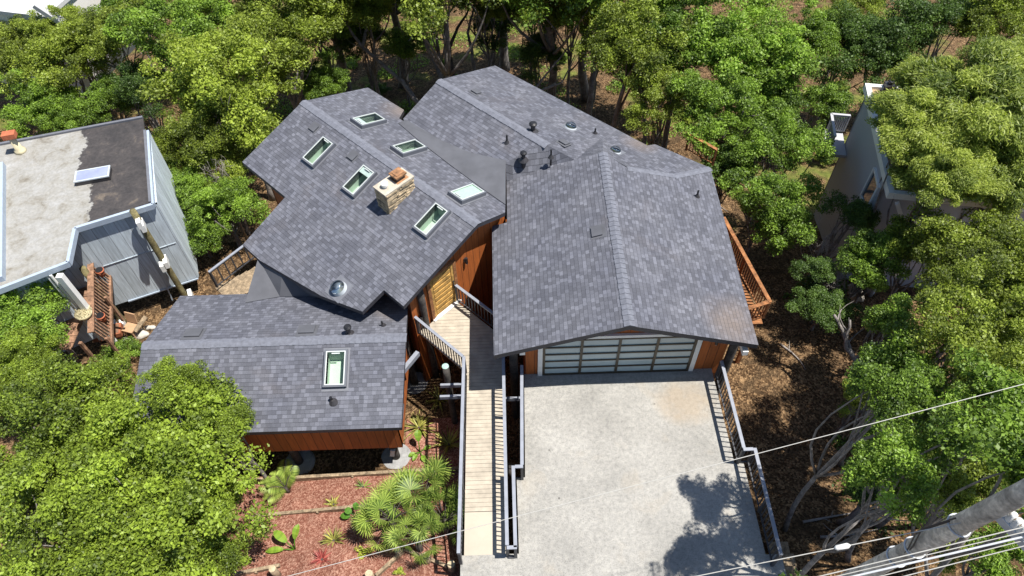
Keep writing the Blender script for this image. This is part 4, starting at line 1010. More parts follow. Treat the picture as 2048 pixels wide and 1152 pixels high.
def crown_mesh(name, mat, seed, nlobes=11, nclump=230, nleaf=42000, size=.085, clump=.17, feather=False, flat=.75, gaps=.0):
    """unit crown (radius 1) made of lobes > clumps > leaves; leaf size is for a crown about 3 m in radius"""
    r = np.random.default_rng(seed)
    # lobes on an uneven dome
    d = unit(r.normal(size=(nlobes, 3))); d[:, 2] = np.abs(d[:, 2])*1.05-.34; d = unit(d)
    lc = d*r.uniform(.45, .78, (nlobes, 1))*np.array([1, 1, flat]); lr = r.uniform(.22, .42, nlobes)
    lc = np.vstack([lc, [[0, 0, .12]]]); lr = np.append(lr, .5)
    li = r.choice(len(lr), nclump, p=lr**2/np.sum(lr**2))
    cd_ = unit(r.normal(size=(nclump, 3))+np.array([0, 0, .35]))
    cp = lc[li] + cd_*(lr[li]*r.uniform(.62, 1.28, nclump))[:, None]*np.array([1, 1, .85])
    cp[:, 2] = np.where(cp[:, 2] < -.62, -.62+r.uniform(-.08, .08, nclump), cp[:, 2])
    cr = clump*r.uniform(.5, 1.5, nclump); ct = r.uniform(-.30, .28, nclump)
    w_ = cr**2*r.uniform(.5, 1.3, nclump); ci = r.choice(nclump, nleaf, p=w_/w_.sum())
    q = unit(r.normal(size=(nleaf, 3))+np.array([0, 0, .25])); rad = r.uniform(.15, 1.0, nleaf)**.45
    P = cp[ci] + q*(cr[ci]*rad)[:, None]*np.array([1.1, 1.1, .72])
    P += r.normal(size=P.shape)*.012
    out_ = unit(cp[ci]+q*.35)
    if feather:
        T = unit(out_*np.array([1, 1, .6])+r.normal(size=P.shape)*.45+np.array([0, 0, .1])); Nn = unit(r.normal(size=P.shape)*.7+np.array([0, 0, .8])+q*.4)
        ln = size*r.uniform(1.3, 2.6, nleaf); wd = ln*.21
    else:
        Nn = unit(q*.5+np.array([0, 0, .38])+r.normal(size=P.shape)*.72); T = r.normal(size=P.shape)
        ln = size*(.45+1.2*r.random(nleaf)**1.6); wd = ln*r.uniform(.45, .75, nleaf)
    tone = .48 + ct[ci] + r.normal(size=nleaf)*.17
    tone = np.where(r.random(nleaf) < .035, tone+.35, tone)
    return quads_mesh(name, leaves(P, Nn, T, ln/3.0, wd/3.0), np.clip(tone, 0, 1), mat), cp
PROTO = {}
BIG = dict(oak=dict(size=.105, clump=.125, nclump=150), green=dict(size=.112, clump=.130, nclump=140), dark=dict(size=.11, clump=.14, nclump=140),
           feather=dict(size=.10, clump=.165, nclump=120, feather=True, nleaf=72000), front=dict(size=.088, clump=.108, nclump=210, nleaf=66000, nlobes=14))
for kind, n in (('oak', 3), ('green', 3), ('dark', 2), ('feather', 2), ('front', 3)):
    kw = BIG[kind]
    PROTO[kind] = [crown_mesh('crown', LEAF[kind], 100+i*7+len(kind)*31, **kw) for i in range(n)]
    ks = dict(kw); ks.update(size=kw['size']*1.5, clump=kw['clump']*1.5, nclump=62, nleaf=19000, nlobes=8)
    PROTO[kind+'_small'] = [crown_mesh('crown', LEAF[kind], 900+i*13+len(kind)*31, **ks) for i in range(n)]
def limb(p, q, k=5, wob=.1):
    p, q = Vector(p), Vector(q); L = (q-p).length; out_ = []
    s1, s2 = random.uniform(-1, 1), random.uniform(-1, 1)
    sx = (q-p).orthogonal().normalized(); sy = (q-p).cross(sx).normalized()
    for i in range(k+1):
        t = i/k; out_.append(p.lerp(q, t) + (sx*s1+sy*s2)*wob*L*math.sin(math.pi*t) + Vector((0, 0, -.06*L*math.sin(math.pi*t))))
    return out_
def trunk_mesh(root, base, cc_, R, r0, cps, mat, nl=9, pts=None):
    """tapered trunk with limbs reaching into the crown, one mesh"""
    mb = MB(); base = Vector(base); cc_ = Vector(cc_)
    fork = base.lerp(cc_, .55 if cc_.z-base.z < 6 else .74) if pts is None else Vector(pts[-1])
    tp = limb(base, fork, 6, .07) if pts is None else [Vector(p) for p in pts]
    n_ = len(tp)-1
    mb.tube(tp, [r0*(1.25-.55*i/n_) if i else r0*1.5 for i in range(n_+1)], 9)
    for i in range(nl):
        c = cps[random.randrange(len(cps))]*.8; e = cc_ + Vector((c[0]*R, c[1]*R, c[2]*R*.9)); s0 = tp[-1-random.randint(0, min(2, n_))]
        lp = limb(s0, e, 6, .13); mb.tube(lp, [r0*.5*(1-.85*j/6)+.008 for j in range(7)], 6)
        for _ in range(2):
            c = cps[random.randrange(len(cps))]; e2 = cc_ + Vector((c[0]*R, c[1]*R, c[2]*R*.95)); s1 = lp[random.randint(3, 5)]
            if (e2-s1).length < R*.9: mb.tube(limb(s1, e2, 4, .12), [r0*.2*(1-.8*j/4)+.006 for j in range(5)], 5)
    return mb.build('trunk', M[mat], root, True)
USED = {}
def tree(px, py, rpx, z, kind, label, group=None, sy=1.0, bark='bark', lean=(0, 0), name=None, r0=None, nl=9, squash=.9, base=None):
    c = at(px, py, z); dist = (c-CAMP).dot(Fw); R = rpx*dist/F_PX
    bx, by = (c.x+lean[0], c.y+lean[1]) if base is None else base
    bz = terr(bx, by)-.15
    t = thing(name or {'oak': 'oak_tree', 'front': 'oak_tree', 'green': 'leafy_tree', 'dark': 'evergreen_tree', 'feather': 'willowy_tree'}[kind], label, 'tree', (bx, by, bz), group)
    i = USED.get(kind, 0); USED[kind] = i+1
    R *= 1.14; pk = kind if R > 1.6 else kind+'_small'; me, cps = PROTO[pk][i % len(PROTO[pk])]
    o = link('crown', me, t); o.location = Vector((c.x-bx, c.y-by, z-bz)); a = random.uniform(0, 6.28)
    o.rotation_euler = (random.uniform(-.12, .12), random.uniform(-.12, .12), a); o.scale = (R, R*sy, R*squash)
    ca, sa = math.cos(a), math.sin(a); cw = [(p[0]*ca-p[1]*sa, p[0]*sa+p[1]*ca, p[2]) for p in cps.tolist()]
    trunk_mesh(t, (bx, by, bz), (c.x, c.y, z-R*.15), R, r0 or max(.07, R*.05), [Vector(p) for p in cw], bark, nl)
    return t
G1 = 'sunlit oaks in the near left corner'
for a in (
 (330, 945, 205, 1.2, 'front', 'big sunny yellow-green oak overlapping the left end of the low front wing'),
 (110, 850, 165, .8, 'front', 'yellow-green oak at the left edge below the neighbour tub'),
 (130, 1080, 185, 1.4, 'front', 'yellow-green oak filling the near left corner of the photo'),
 (385, 1085, 118, .4, 'front', 'yellow-green oak next to the red mulch bed and lime banana plant'),
 (345, 765, 62, 2.4, 'front', 'small oak top poking over the low wing roof ridge at its left end'),
 (225, 765, 70, .6, 'front', 'leafy oak bough between the neighbour yard and the low wing'),
 (60, 625, 92, -.3, 'green', 'rounded oak in front of the white part of the flat roof'),
 (40, 730, 85, -.2, 'front', 'yellow-green oak below the rounded oak at the left edge'),
 (450, 850, 60, 1.6, 'front', 'oak bough reaching over the eave of the low front wing'),
): tree(*a, group=G1)
G2 = 'trees in the gap between the flat-roofed house and the main house'
for a in (
 (352, 300, 62, -1.6, 'oak', 'olive oak at the corner of the tar roof'),
 (425, 265, 85, -.8, 'oak', 'olive oak with bare twigs behind the tar roof corner'),
 (375, 395, 72, -2.2, 'green', 'green tree beside the right edge of the tar roof'),
 (448, 425, 78, -2.2, 'green', 'green tree with a forked stem by the left eave of the main roof'),
 (440, 340, 62, -2.0, 'oak', 'olive tree with dry twigs above the forked green tree'),
 (400, 470, 50, -3.0, 'green', 'low green tree over the grey-blue wall end'),
): tree(*a, group=G2)
G3_ = 'oaks of the wood behind the left neighbour'
for a in (
 (455, 165, 135, .6, 'oak', 'broad olive oak left of the main roof peak, widest in the back left wood'),
 (345, 75, 105, -.5, 'green', 'dark-sided green oak between the white house and the broad olive oak'),
 (560, 75, 105, -.2, 'oak', 'olive oak at the top edge above the main roof peak'),
 (215, 75, 85, -1.5, 'oak', 'olive oak just right of the white house'),
 (120, 130, 90, -2.5, 'oak', 'olive oak below the white house'),
 (45, 95, 75, -2.5, 'oak', 'olive oak at the left edge below the white house'),
 (60, 215, 80, -3.2, 'green', 'fresh green bush-like tree behind the flat roof at the left edge'),
 (135, 235, 60, -3.6, 'green', 'low fresh green tree behind the terracotta flue cap'),
 (215, 200, 55, -3.6, 'green', 'low green tree behind the middle of the flat roof'),
 (285, 185, 60, -2.6, 'dark', 'dark tree behind the tar roof corner'),
 (645, 150, 55, -3.4, 'green', 'green tree standing just behind the main roof peak'),
 (640, 45, 75, -2.5, 'green', 'green tree beside the curved bare trunk at the top'),
 (125, 62, 62, -1.2, 'oak', 'olive oak crown in front of the white house wall'),
 (25, 20, 60, -3, 'oak', 'olive oak in the extreme upper left corner'),
 (270, 10, 80, -2.5, 'green', 'green oak at the top edge right of the white house'),
 (735, 15, 72, -1.2, 'oak', 'olive oak at the top edge over the bowed bare stem'),
 (865, 5, 58, -1.6, 'green', 'green oak at the top edge above the twin pale stems'),
 (965, -5, 60, -1.6, 'oak', 'olive oak at the top edge between the forked and slim stems'),
 (1065, 15, 58, -1.8, 'green', 'green oak at the top edge right of the slim smooth stems'),
 (1190, 45, 56, -2.0, 'green', 'green oak at the top beside the stout furrowed oak'),
 (725, 80, 52, -3.6, 'dark', 'small dark tree between the bowed stem and the green tree behind the main roof'),
 (800, 95, 46, -4.2, 'green', 'low leafy tree just left of the twin pale stem'),
 (1075, 120, 50, -4.2, 'dark', 'small dark tree behind the rear ridge of the rear roof'),
 (985, 60, 40, -4.4, 'dark', 'small dark tree low between the slim oaks at the top'),
 (880, -60, 140, 2.4, 'oak', 'olive oak above the upper edge over the twin-stemmed tree'),
 (1090, -100, 160, 2.2, 'green', 'green oak above the upper edge over the slim oaks'),
 (1200, -130, 170, 2.0, 'green', 'green oak above the upper edge behind the stout furrowed oak'),
 (620, -130, 170, 2.0, 'oak', 'olive oak above the upper edge over the bowed stem'),
 (1330, -90, 150, 1.6, 'green', 'green oak above the upper edge behind the bright green oak'),
 (760, -110, 160, .5, 'green', 'green oak mostly above the upper edge, left of centre'),
 (1000, -150, 170, .5, 'green', 'green oak mostly above the upper edge, right of centre'),
 (460, 5, 90, -2.0, 'oak', 'olive oak at the top edge left of centre'),
): tree(*a, group=G3_)
G4 = 'trees of the wood behind the garage'
for a in (
 (1260, 85, 105, .5, 'oak', 'olive-green oak at the top behind the shiny roof dome'),
 (1375, 55, 105, .6, 'green', 'bright green oak at the top right of centre'),
 (1330, 195, 75, -.6, 'oak', 'oak whose crown hangs over the rear roof eave'),
 (1490, 95, 115, .6, 'green', 'wide green oak at the top between the two houses'),
 (1455, 225, 95, -.2, 'green', 'green oak behind the garage right corner, upper of two'),
 (1560, 165, 90, -.6, 'green', 'green oak left of the stucco house balcony'),
 (1555, 290, 85, -.8, 'green', 'green oak between the garage roof and the stucco house'),
 (1535, 405, 88, -1.2, 'green', 'rounded green oak hanging above the cedar deck'),
 (1460, 330, 60, -2.0, 'dark', 'dark oak by the distant cedar railing'),
 (1600, 60, 70, -1.5, 'green', 'green oak at the top edge left of the dark evergreens'),
 (1690, 100, 85, -2.5, 'dark', 'dark evergreen behind the stucco house, left one'),
 (1790, 70, 95, -2.0, 'dark', 'dark evergreen at the top behind the willowy tree'),
 (1700, 15, 60, -2.5, 'oak', 'olive oak top at the upper edge above the dark evergreens'),
 (1885, 50, 75, -1.5, 'dark', 'dark evergreen at the top left of the olive corner tree'),
 (2005, 40, 90, -.5, 'oak', 'olive tree in the upper right corner'),
 (1640, 210, 50, -3.5, 'green', 'low green tree below the left dark evergreen'),
 (1150, 10, 60, -1.0, 'oak', 'thin grey-green oak at the top edge behind the rear roof'),
): tree(*a, group=G4)
G5 = 'trees on the slope right of the driveway'
for a in (
 (1935, 220, 140, 3.2, 'feather', 'large bright willowy tree over the stucco house roof'),
 (1885, 352, 92, 2.6, 'feather', 'bright willowy tree over the near corner of the stucco house'),
 (2010, 330, 105, 2.4, 'feather', 'bright willowy tree at the right edge above the dark trunk'),
 (1848, 268, 108, 3.0, 'feather', 'bright willowy crown whose left edge hangs over the stucco roof'),
 (1850, 175, 66, 2.8, 'feather', 'willowy bough at the far corner of the stucco roof'),
 (2010, 145, 85, 3.0, 'feather', 'bright willowy top at the upper right edge'),
 (1950, 510, 120, 1.5, 'oak', 'olive oak at the right edge below the willowy trees'),
 (1765, 500, 58, .0, 'green', 'dark green tree in front of the stucco wall'),
 (1700, 425, 46, -.6, 'dark', 'small dark tree against the stucco wall left part'),
 (1735, 530, 58, -.6, 'green', 'green tree above the crossed pale beams'),
 (1845, 500, 60, .5, 'oak', 'olive tree between the dark green tree and the right edge oak'),
 (1650, 610, 52, -2.2, 'dark', 'dark small tree left of the crossed pale beams'),
 (1930, 690, 130, 4.2, 'oak', 'big oak at the right edge above the overhead cable'),
 (1815, 765, 96, 2.8, 'green', 'green oak just above the overhead cable'),
 (1990, 850, 125, 7.4, 'green', 'green oak at the right edge under the overhead cable'),
 (1850, 860, 118, 4.4, 'green', 'green oak under the cable whose shade falls on the driveway'),
 (1800, 955, 90, 6.6, 'green', 'green oak left of the utility pole, lowest leafy crown'),
 (1785, 785, 74, 6.8, 'green', 'green oak top just above the overhead cable nearest the driveway'),
 (1775, 885, 74, 1.2, 'green', 'low green tree under the nearest oak top, left edge of the right-hand foliage'),
 (1765, 965, 62, 1.0, 'dark', 'low dark green tree left of the utility pole just above the splice cable'),
 (1860, 945, 80, 2.2, 'green', 'low green tree filling the space above the utility pole bands'),
 (1905, 1075, 52, .6, 'oak', 'low olive tree seen between pole and lowest cable'),
 (1720, 800, 40, -.6, 'oak', 'small olive tree beside the curving mossy stem'),
 (1935, 975, 85, 5.0, 'oak', 'olive oak right behind the utility pole'),
 (1790, 640, 55, .4, 'green', 'small green tree right of the crossed pale beams'),
 (2010, 1110, 70, 2.5, 'green', 'green tree in the lower right corner under the cables'),
): tree(*a, group=G5, nl=11)
for a in ((2120, 810, 130, 6.0, 'oak', 'olive oak beyond the right edge between two other oaks'), (2120, 590, 130, 4.5, 'oak', 'olive oak beyond the right edge under the willowy trees'), (1975, 600, 95, 3.4, 'oak', 'olive oak at the right edge just above the biggest right edge oak'),
          (2110, 700, 130, 3.5, 'oak', 'olive oak mostly beyond the right edge of the photo'), (2120, 920, 150, 9.6, 'green', 'green oak mostly beyond the right edge near the utility pole'),
          (1590, 1330, 150, 6.2, 'green', 'green roadside oak just below the photo whose shade reaches the driveway corner')): tree(*a, group=G5)
# trees with visible crooked stems behind the rear roof: stems drawn through points (px, py, height above the ground at that point is solved by distance)
def stem_tree(label, stems, crowns, kind='oak', r0=.16, bark='bark', group='crooked oaks with bare stems behind the rear roof', name='oak_tree'):
    """stems: lists of (px, py, z); all spring from the first point of the first stem"""
    b = at(*stems[0][0]); bz = terr(b.x, b.y)-.2
    t = thing(name, label, 'tree', (b.x, b.y, bz), group)
    mb = MB()
    for si, stp in enumerate(stems):
        pts = [at(*p) for p in stp]
        if si == 0: pts = [Vector((pts[0].x, pts[0].y, bz))] + pts
        fine = []
        for i in range(len(pts)-1):
            for j in range(4): fine.append(pts[i].lerp(pts[i+1], j/4) + Vector((random.uniform(-1, 1), random.uniform(-1, 1), random.uniform(-1, 1)))*.035)
        fine.append(pts[-1]); n_ = len(fine)-1; rr0 = r0*(1 if si == 0 else .62)
        mb.tube(fine, [rr0*(1-.72*i/n_)+.012 for i in range(n_+1)], 8)
        for i in range(n_//2, n_, 2):     # side twigs
            d = Vector((random.uniform(-1, 1), random.uniform(-1, 1), random.uniform(.1, 1))).normalized()*random.uniform(.6, 1.5)
            mb.tube(limb(fine[i], fine[i]+d, 4, .15), [.035, .028, .02, .014, .006], 5)
    mb.build('trunk', M[bark], t, True)
    for (px, py, rpx, z) in crowns:
        c = at(px, py, z); R = rpx*(c-CAMP).dot(Fw)/F_PX; i = USED.get(kind, 0); USED[kind] = i+1
        pk = kind if R > 1.6 else kind+'_small'; me, _ = PROTO[pk][i % len(PROTO[pk])]
        o = link('crown', me, t); o.location = c-Vector((b.x, b.y, bz)); o.rotation_euler = (0, 0, random.uniform(0, 6.28)); o.scale = (R, R, R*.8)
    return t
stem_tree('oak with a long bowed stem left of the rear roof peak', [[(835, 205, -5.2), (805, 165, -4.6), (765, 130, -3.8), (725, 95, -2.9), (690, 45, -1.6), (672, -30, 0)], [(725, 95, -2.9), (735, 40, -1.8), (720, -20, -.5)]], [(690, -70, 130, 1.5), (640, 10, 60, -.8)])
stem_tree('oak with a twin pale stem just behind the rear roof peak', [[(886, 165, -5.4), (862, 110, -4.4), (842, 70, -3.4), (846, 20, -2.2), (820, -40, -.8)], [(842, 70, -3.4), (815, 20, -2.2), (780, -20, -1)]], [(815, -110, 150, 2.2), (760, 5, 50, -1.5)])
stem_tree('oak with dark forked stem in the middle of the top edge', [[(906, 152, -5.6), (898, 100, -4.6), (893, 60, -3.6), (880, 0, -2.2), (870, -50, -1)], [(898, 100, -4.6), (915, 55, -3.6), (935, 25, -3), (945, -30, -1.5)]], [(925, -110, 150, 2.0)], bark='barkdark')
stem_tree('slim pale-stemmed oak right of the dark forked stem', [[(948, 140, -5.8), (942, 95, -4.8), (936, 65, -4.2), (948, 15, -3), (955, -40, -1.8)]], [(1010, -100, 130, 1.8)], r0=.12)
stem_tree('slim oak with two smooth stems above the rear roof corner', [[(980, 128, -5.8), (992, 85, -4.8), (1005, 40, -3.6), (1012, -30, -1.8)], [(985, 110, -5.3), (985, 60, -4.2), (992, 10, -3)]], [(1070, -60, 110, 1.0), (1010, 15, 45, -2)], r0=.12)
stem_tree('stout oak behind the rear roof eave with grey furrowed stem', [[(1180, 195, -5.8), (1188, 130, -4.4), (1184, 75, -3.0), (1165, 30, -1.8), (1140, -20, -.6)], [(1188, 130, -4.4), (1225, 70, -2.8), (1250, 30, -1.6)]], [(1150, 20, 70, -1.2), (1110, -45, 110, .8), (1215, 95, 45, -2.2)], r0=.2)
stem_tree('leaning thin oak with bare branches behind the shiny roof dome', [[(1110, 170, -6.0), (1060, 190, -5.0), (1100, 140, -4.0), (1140, 90, -3.2)], [(1060, 190, -5.0), (1125, 165, -4.4), (1150, 110, -3.6)]], [], r0=.09, bark='twig')
stem_tree('tall green oak with narrow stem by the far end of the rear roof', [[(1290, 280, -5.6), (1287, 215, -4.2), (1278, 160, -3.0), (1262, 120, -2)]], [(1270, 130, 60, -1.6)], 'green', r0=.13)
stem_tree('broken pale trunk leaning above the rear roof end', [[(1316, 285, -4.8), (1325, 235, -3.6)]], [], r0=.11, bark='twig', name='dead_trunk')
stem_tree('oak with knotted dark stems by the main roof peak', [[(530, 275, -4.6), (505, 245, -3.8), (488, 225, -3.2)], [(505, 245, -3.8), (535, 215, -3), (560, 170, -2)]], [(530, 160, 60, -1.5)], r0=.17, bark='barkdark')
stem_tree('mossy oak with curving blotched stem on the shaded slope right of the garage', [[(1815, 800, -3.2), (1790, 765, -2.4), (1745, 735, -1.6), (1705, 715, -1.2), (1685, 660, -.6), (1668, 630, .0)], [(1705, 715, -1.2), (1690, 690, -.7), (1700, 640, .2)]], [(1640, 615, 50, -.6), (1625, 540, 42, -.8)], 'dark', r0=.15, bark='bark', group='trees on the slope right of the driveway')
stem_tree('tree with dark straight stem at the right edge below the willowy crown', [[(2000, 400, -1.5), (1985, 350, .3), (1975, 300, 1.8)]], [(1960, 270, 80, 2.4)], 'feather', r0=.18, bark='barkdark', group='trees on the slope right of the driveway', name='willowy_tree')

def bare_shrub(px, py, z, R, label, n=26):
    c = at(px, py, z); b = Vector((c.x, c.y, terr(c.x, c.y))); t = thing('bare_shrub', label, 'shrub', b, 'bare twiggy shrubs')
    mb = MB()
    for i in range(n):
        d = Vector((random.uniform(-1, 1), random.uniform(-1, 1), random.uniform(-.2, 1))).normalized()*R*random.uniform(.6, 1.1)
        lp = limb(b.lerp(c, random.uniform(.5, .9)), c+d, 5, .18); mb.tube(lp, [.022, .018, .014, .011, .008, .004], 5)
        for _ in range(4):
            s0 = lp[random.randint(2, 5)]; mb.tube(limb(s0, s0+Vector((random.uniform(-1, 1), random.uniform(-1, 1), random.uniform(-.4, 1)))*R*.4, 3, .2), [.009, .007, .005, .003], 4)
    mb.tube([b, b.lerp(c, .5), b.lerp(c, .9)], [.07, .05, .03], 7)
    mb.build('branches', M['twig'], t, True)
bare_shrub(1650, 480, -1.5, .95, 'bare grey twiggy shrub in front of the stucco wall')
bare_shrub(1730, 820, -2.0, .7, 'bare grey twigs beside the curving mossy stem')
bare_shrub(428, 335, -1.0, .6, 'bundle of dry bare twigs in the olive trees by the tar roof')
bare_shrub(1105, 60, -3.0, .9, 'bare grey twiggy shrub at the top behind the rear roof')
bare_shrub(1665, 560, -1.2, .6, 'bare grey twigs left of the crossed pale beams')

# undergrowth: low leafy ground cover in the wood, nobody could count it
def undergrowth():
    r = np.random.default_rng(5); P = []; tn = []; sz = []
    def patch(cx, cy, rad, h, n, tone):
        a = r.uniform(0, 6.283, n); d = rad*np.sqrt(r.uniform(0, 1, n)); x = cx+np.cos(a)*d; y = cy+np.sin(a)*d
        z = np.array([terr(i, j) for i, j in zip(x, y)]) + h*np.abs(r.normal(size=n))*(1-.7*d/rad)
        P.append(np.stack([x, y, z], 1)); tn.append(np.clip(tone+r.normal(size=n)*.2, 0, 1)); sz.append(r.uniform(.07, .17, n))
    for _ in range(150):
        px, py = r.uniform(0, 2048), r.uniform(-60, 330)
        q = ground(px, py)
        if q.y < 22 and -21 < q.x < 8: continue
        patch(q.x, q.y, r.uniform(.5, 1.5), r.uniform(.15, .55), 420, r.uniform(.3, .75))
    for _ in range(8):
        q = ground(r.uniform(1560, 1800), r.uniform(380, 1100)); patch(q.x, q.y, r.uniform(.3, .7), .2, 90, .1)
    P = np.vstack(P); n = len(P); Nn = unit(r.normal(size=(n, 3))*.6+np.array([0, 0, .7])); T = r.normal(size=(n, 3)); ln = np.concatenate(sz)
    me = quads_mesh('undergrowth', leaves(P, Nn, T, ln, ln*.6), np.concatenate(tn), LEAF['green'])
    tag(link('undergrowth', me), 'low green undergrowth scattered over the brown forest floor', 'undergrowth', kind='stuff')
undergrowth()
def shrub(px, py, R, label, kind='green', group='low leafy shrubs', dz=.3):
    q = ground(px, py, dz*R); t = thing('shrub', label, 'shrub', (q.x, q.y, q.z-dz*R), group)
    i = USED.get('s', 0); USED['s'] = i+1; me, _ = PROTO[kind+'_small'][i % len(PROTO[kind+'_small'])]
    o = link('foliage', me, t); o.location = (0, 0, dz*R+.15); o.scale = (R, R, R*.8); o.rotation_euler = (0, 0, random.uniform(0, 6))
    mb = MB(); mb.tube([Vector((q.x, q.y, q.z-dz*R-.1)), Vector((q.x, q.y, q.z+.3))], [.05, .03], 6); mb.build('stem', M['bark'], t)
for a in ((262, 712, .85, 'bright green leafy shrub left of the low wing ridge', 'green'), (240, 735, .6, 'small bright shrub under the redwood railing', 'green'), (885, 135, .5, 'round bright green shrub between the twin-stemmed trees', 'green'),
          (870, 95, .8, 'bright green shrub behind the rear roof peak', 'green'), (800, 60, .7, 'green shrub among the bare stems at the top', 'oak'), (1000, 45, .7, 'low green shrub at the top edge by the slim oaks', 'green'),
          (1120, 125, .6, 'small green shrub behind the rear roof eave', 'green'), (690, 215, .8, 'dark green shrub hiding the rear eave of the main roof', 'dark'), (620, 190, .8, 'green shrub left of the rear ridge of the main roof', 'green'),
          (760, 190, .7, 'green shrub in the notch between the two rear roofs', 'dark'), (1250, 170, .8, 'green shrub on the brown slope behind the roof domes', 'green'), (1330, 330, .6, 'small shrub by the distant cedar railing', 'dark'),
          (1640, 330, .9, 'yellowing shrub beside the stucco house balcony', 'oak'), (1680, 190, .8, 'pale green shrub below the stucco roof corner', 'oak'), (1450, 500, .5, 'low shrub near the upper end of the cedar deck', 'dark'),
          (210, 590, .01, 'tiny', 'green')):
    if a[2] > .1: shrub(*a)

# ================================================================ the terraced garden left of the footbridge
def blade_plant(name, label, p, n, L, W, mat, up=.9, droop=.5, group=None, cat='plant', stem=0.0, seed=0):
    r = np.random.default_rng(seed+n); t = thing(name, label, cat, p, group); V = []; tn = []
    for i in range(n):
        a = r.uniform(0, 6.283); el = r.uniform(.25, 1.25)*up; l = L*r.uniform(.6, 1.1); w_ = W*r.uniform(.7, 1.2)
        d = np.array([math.cos(a)*math.cos(el), math.sin(a)*math.cos(el), math.sin(el)]); sdv = np.array([-math.sin(a), math.cos(a), 0.0])
        b = np.array([math.cos(a)*.04*L, math.sin(a)*.04*L, stem]); k = 5; prev = None; tone = np.clip(r.normal(.5, .22), 0, 1)
        for j in range(k+1):
            s_ = j/k; c = b + d*l*s_ + np.array([0, 0, -droop*l*s_*s_*math.cos(el)]); ww = w_*(.35+1.3*s_*(1-s_)*1.6)*(1-s_**3) + .002
            cur = (c-sdv*ww/2, c+sdv*ww/2)
            if prev is not None: V.append([prev[0], prev[1], cur[1], cur[0]]); tn.append(np.clip(tone+r.normal()*.06+.15*(j % 2), 0, 1))
            prev = cur
    link('leaves', quads_mesh('leaves', np.array(V), np.array(tn), M[mat]), t)
    mb = MB(); mb.tube([Vector(p)-Vector((0, 0, .1)), Vector(p)+Vector((0, 0, stem+.05))], [.05, .035], 8); mb.build('stem', M['barkdark'], t)
    return t
GF = 'striped flax plants in the red mulch'
for px, py, L_, n, lb in ((878, 800, .75, 46, 'striped flax growing beside the log with a pale cut end'), (838, 856, .78, 60, 'striped flax at the low wing corner, largest of the three uphill'),
                          (898, 890, .82, 60, 'striped flax leaning on the footbridge railing'), (668, 1082, .55, 52, 'striped flax alone in the lower mulch bed above the red spiky plant')):
    blade_plant('flax_plant', lb, ground(px, py, .03), n, L_, .055, 'flax', .95, .35, GF, seed=px)
blade_plant('flax_plant', 'small yellow-green flax just above the middle timber edging', ground(668, 1010, .03), 30, .38, .05, 'flax', 1.1, .3, GF, seed=3)
blade_plant('flax_plant', 'small bright green flax under the top timber edging', ground(727, 975, .03), 16, .42, .04, 'palm', .6, .35, GF, seed=4)
blade_plant('cordyline', 'red spiky cordyline in the lower mulch bed', ground(645, 1120, .03), 60, .42, .035, 'redflax', .8, .3, seed=5)
def broad_plant(label, p, leaves_, mat, name='broad_leaf_plant'):
    """leaves_: (azimuth, elevation, stalk, length, width)"""
    t = thing(name, label, 'plant', p); mb = MB(); V = []; tn = []; p = Vector(p)
    for az_, el, stl, L_, W_ in leaves_:
        d = Vector((math.cos(az_)*math.cos(el), math.sin(az_)*math.cos(el), math.sin(el))); e = p + d*stl
        mb.tube([p-Vector((0, 0, .05)), p+d*stl*.5+Vector((0, 0, .02)), e], [.03, .022, .014], 6)
        dl_ = Vector((d.x, d.y, d.z*.55)).normalized(); sdv = Vector((0, 0, 1)).cross(dl_).normalized(); k = 8; prev = None
        for j in range(k+1):
            s_ = j/k; c = e + dl_*L_*s_ - Vector((0, 0, .35*L_*s_*s_)); w_ = W_*math.sin(math.pi*min(1, .08+.92*s_))**.7*.5+.003
            fold = Vector((0, 0, w_*.35)); row = (c-sdv*w_+fold, c, c+sdv*w_+fold)
            if prev:
                V.append([list(prev[0]-p), list(prev[1]-p), list(row[1]-p), list(row[0]-p)]); V.append([list(prev[1]-p), list(prev[2]-p), list(row[2]-p), list(row[1]-p)])
                tt = .55+.15*math.sin(j*2.1+az_); tn += [tt, tt-.12]
            prev = row
    link('leaves', quads_mesh('leaves', np.array(V), np.array(tn), M[mat]), t); mb.build('stalks', M[mat], t, True); return t
broad_plant('lime-green young banana plant with three big leaves by the oak', ground(590, 1100, .03), [(2.5, .75, .38, .62, .26), (1.25, 1.1, .45, .60, .22), (3.2, .35, .35, .60, .20)], 'banana', 'banana_plant')
broad_plant('dark green broad-leaved plant on the middle timber edging', ground(715, 1038, .03), [(3.0, .5, .25, .35, .24), (2.6, .9, .3, .3, .22), (.2, .5, .22, .34, .22), (1.5, 1.2, .4, .35, .2), (5.6, .6, .2, .3, .2)], 'broad')
broad_plant('broad-leaved plant with one upright lime leaf among the striped flax', ground(840, 905, .03), [(1.6, 1.15, .5, .55, .26), (4.2, .6, .2, .3, .16), (0.4, .5, .2, .3, .16), (5.2, .5, .25, .32, .18), (3.6, .5, .2, .28, .16)], 'banana')
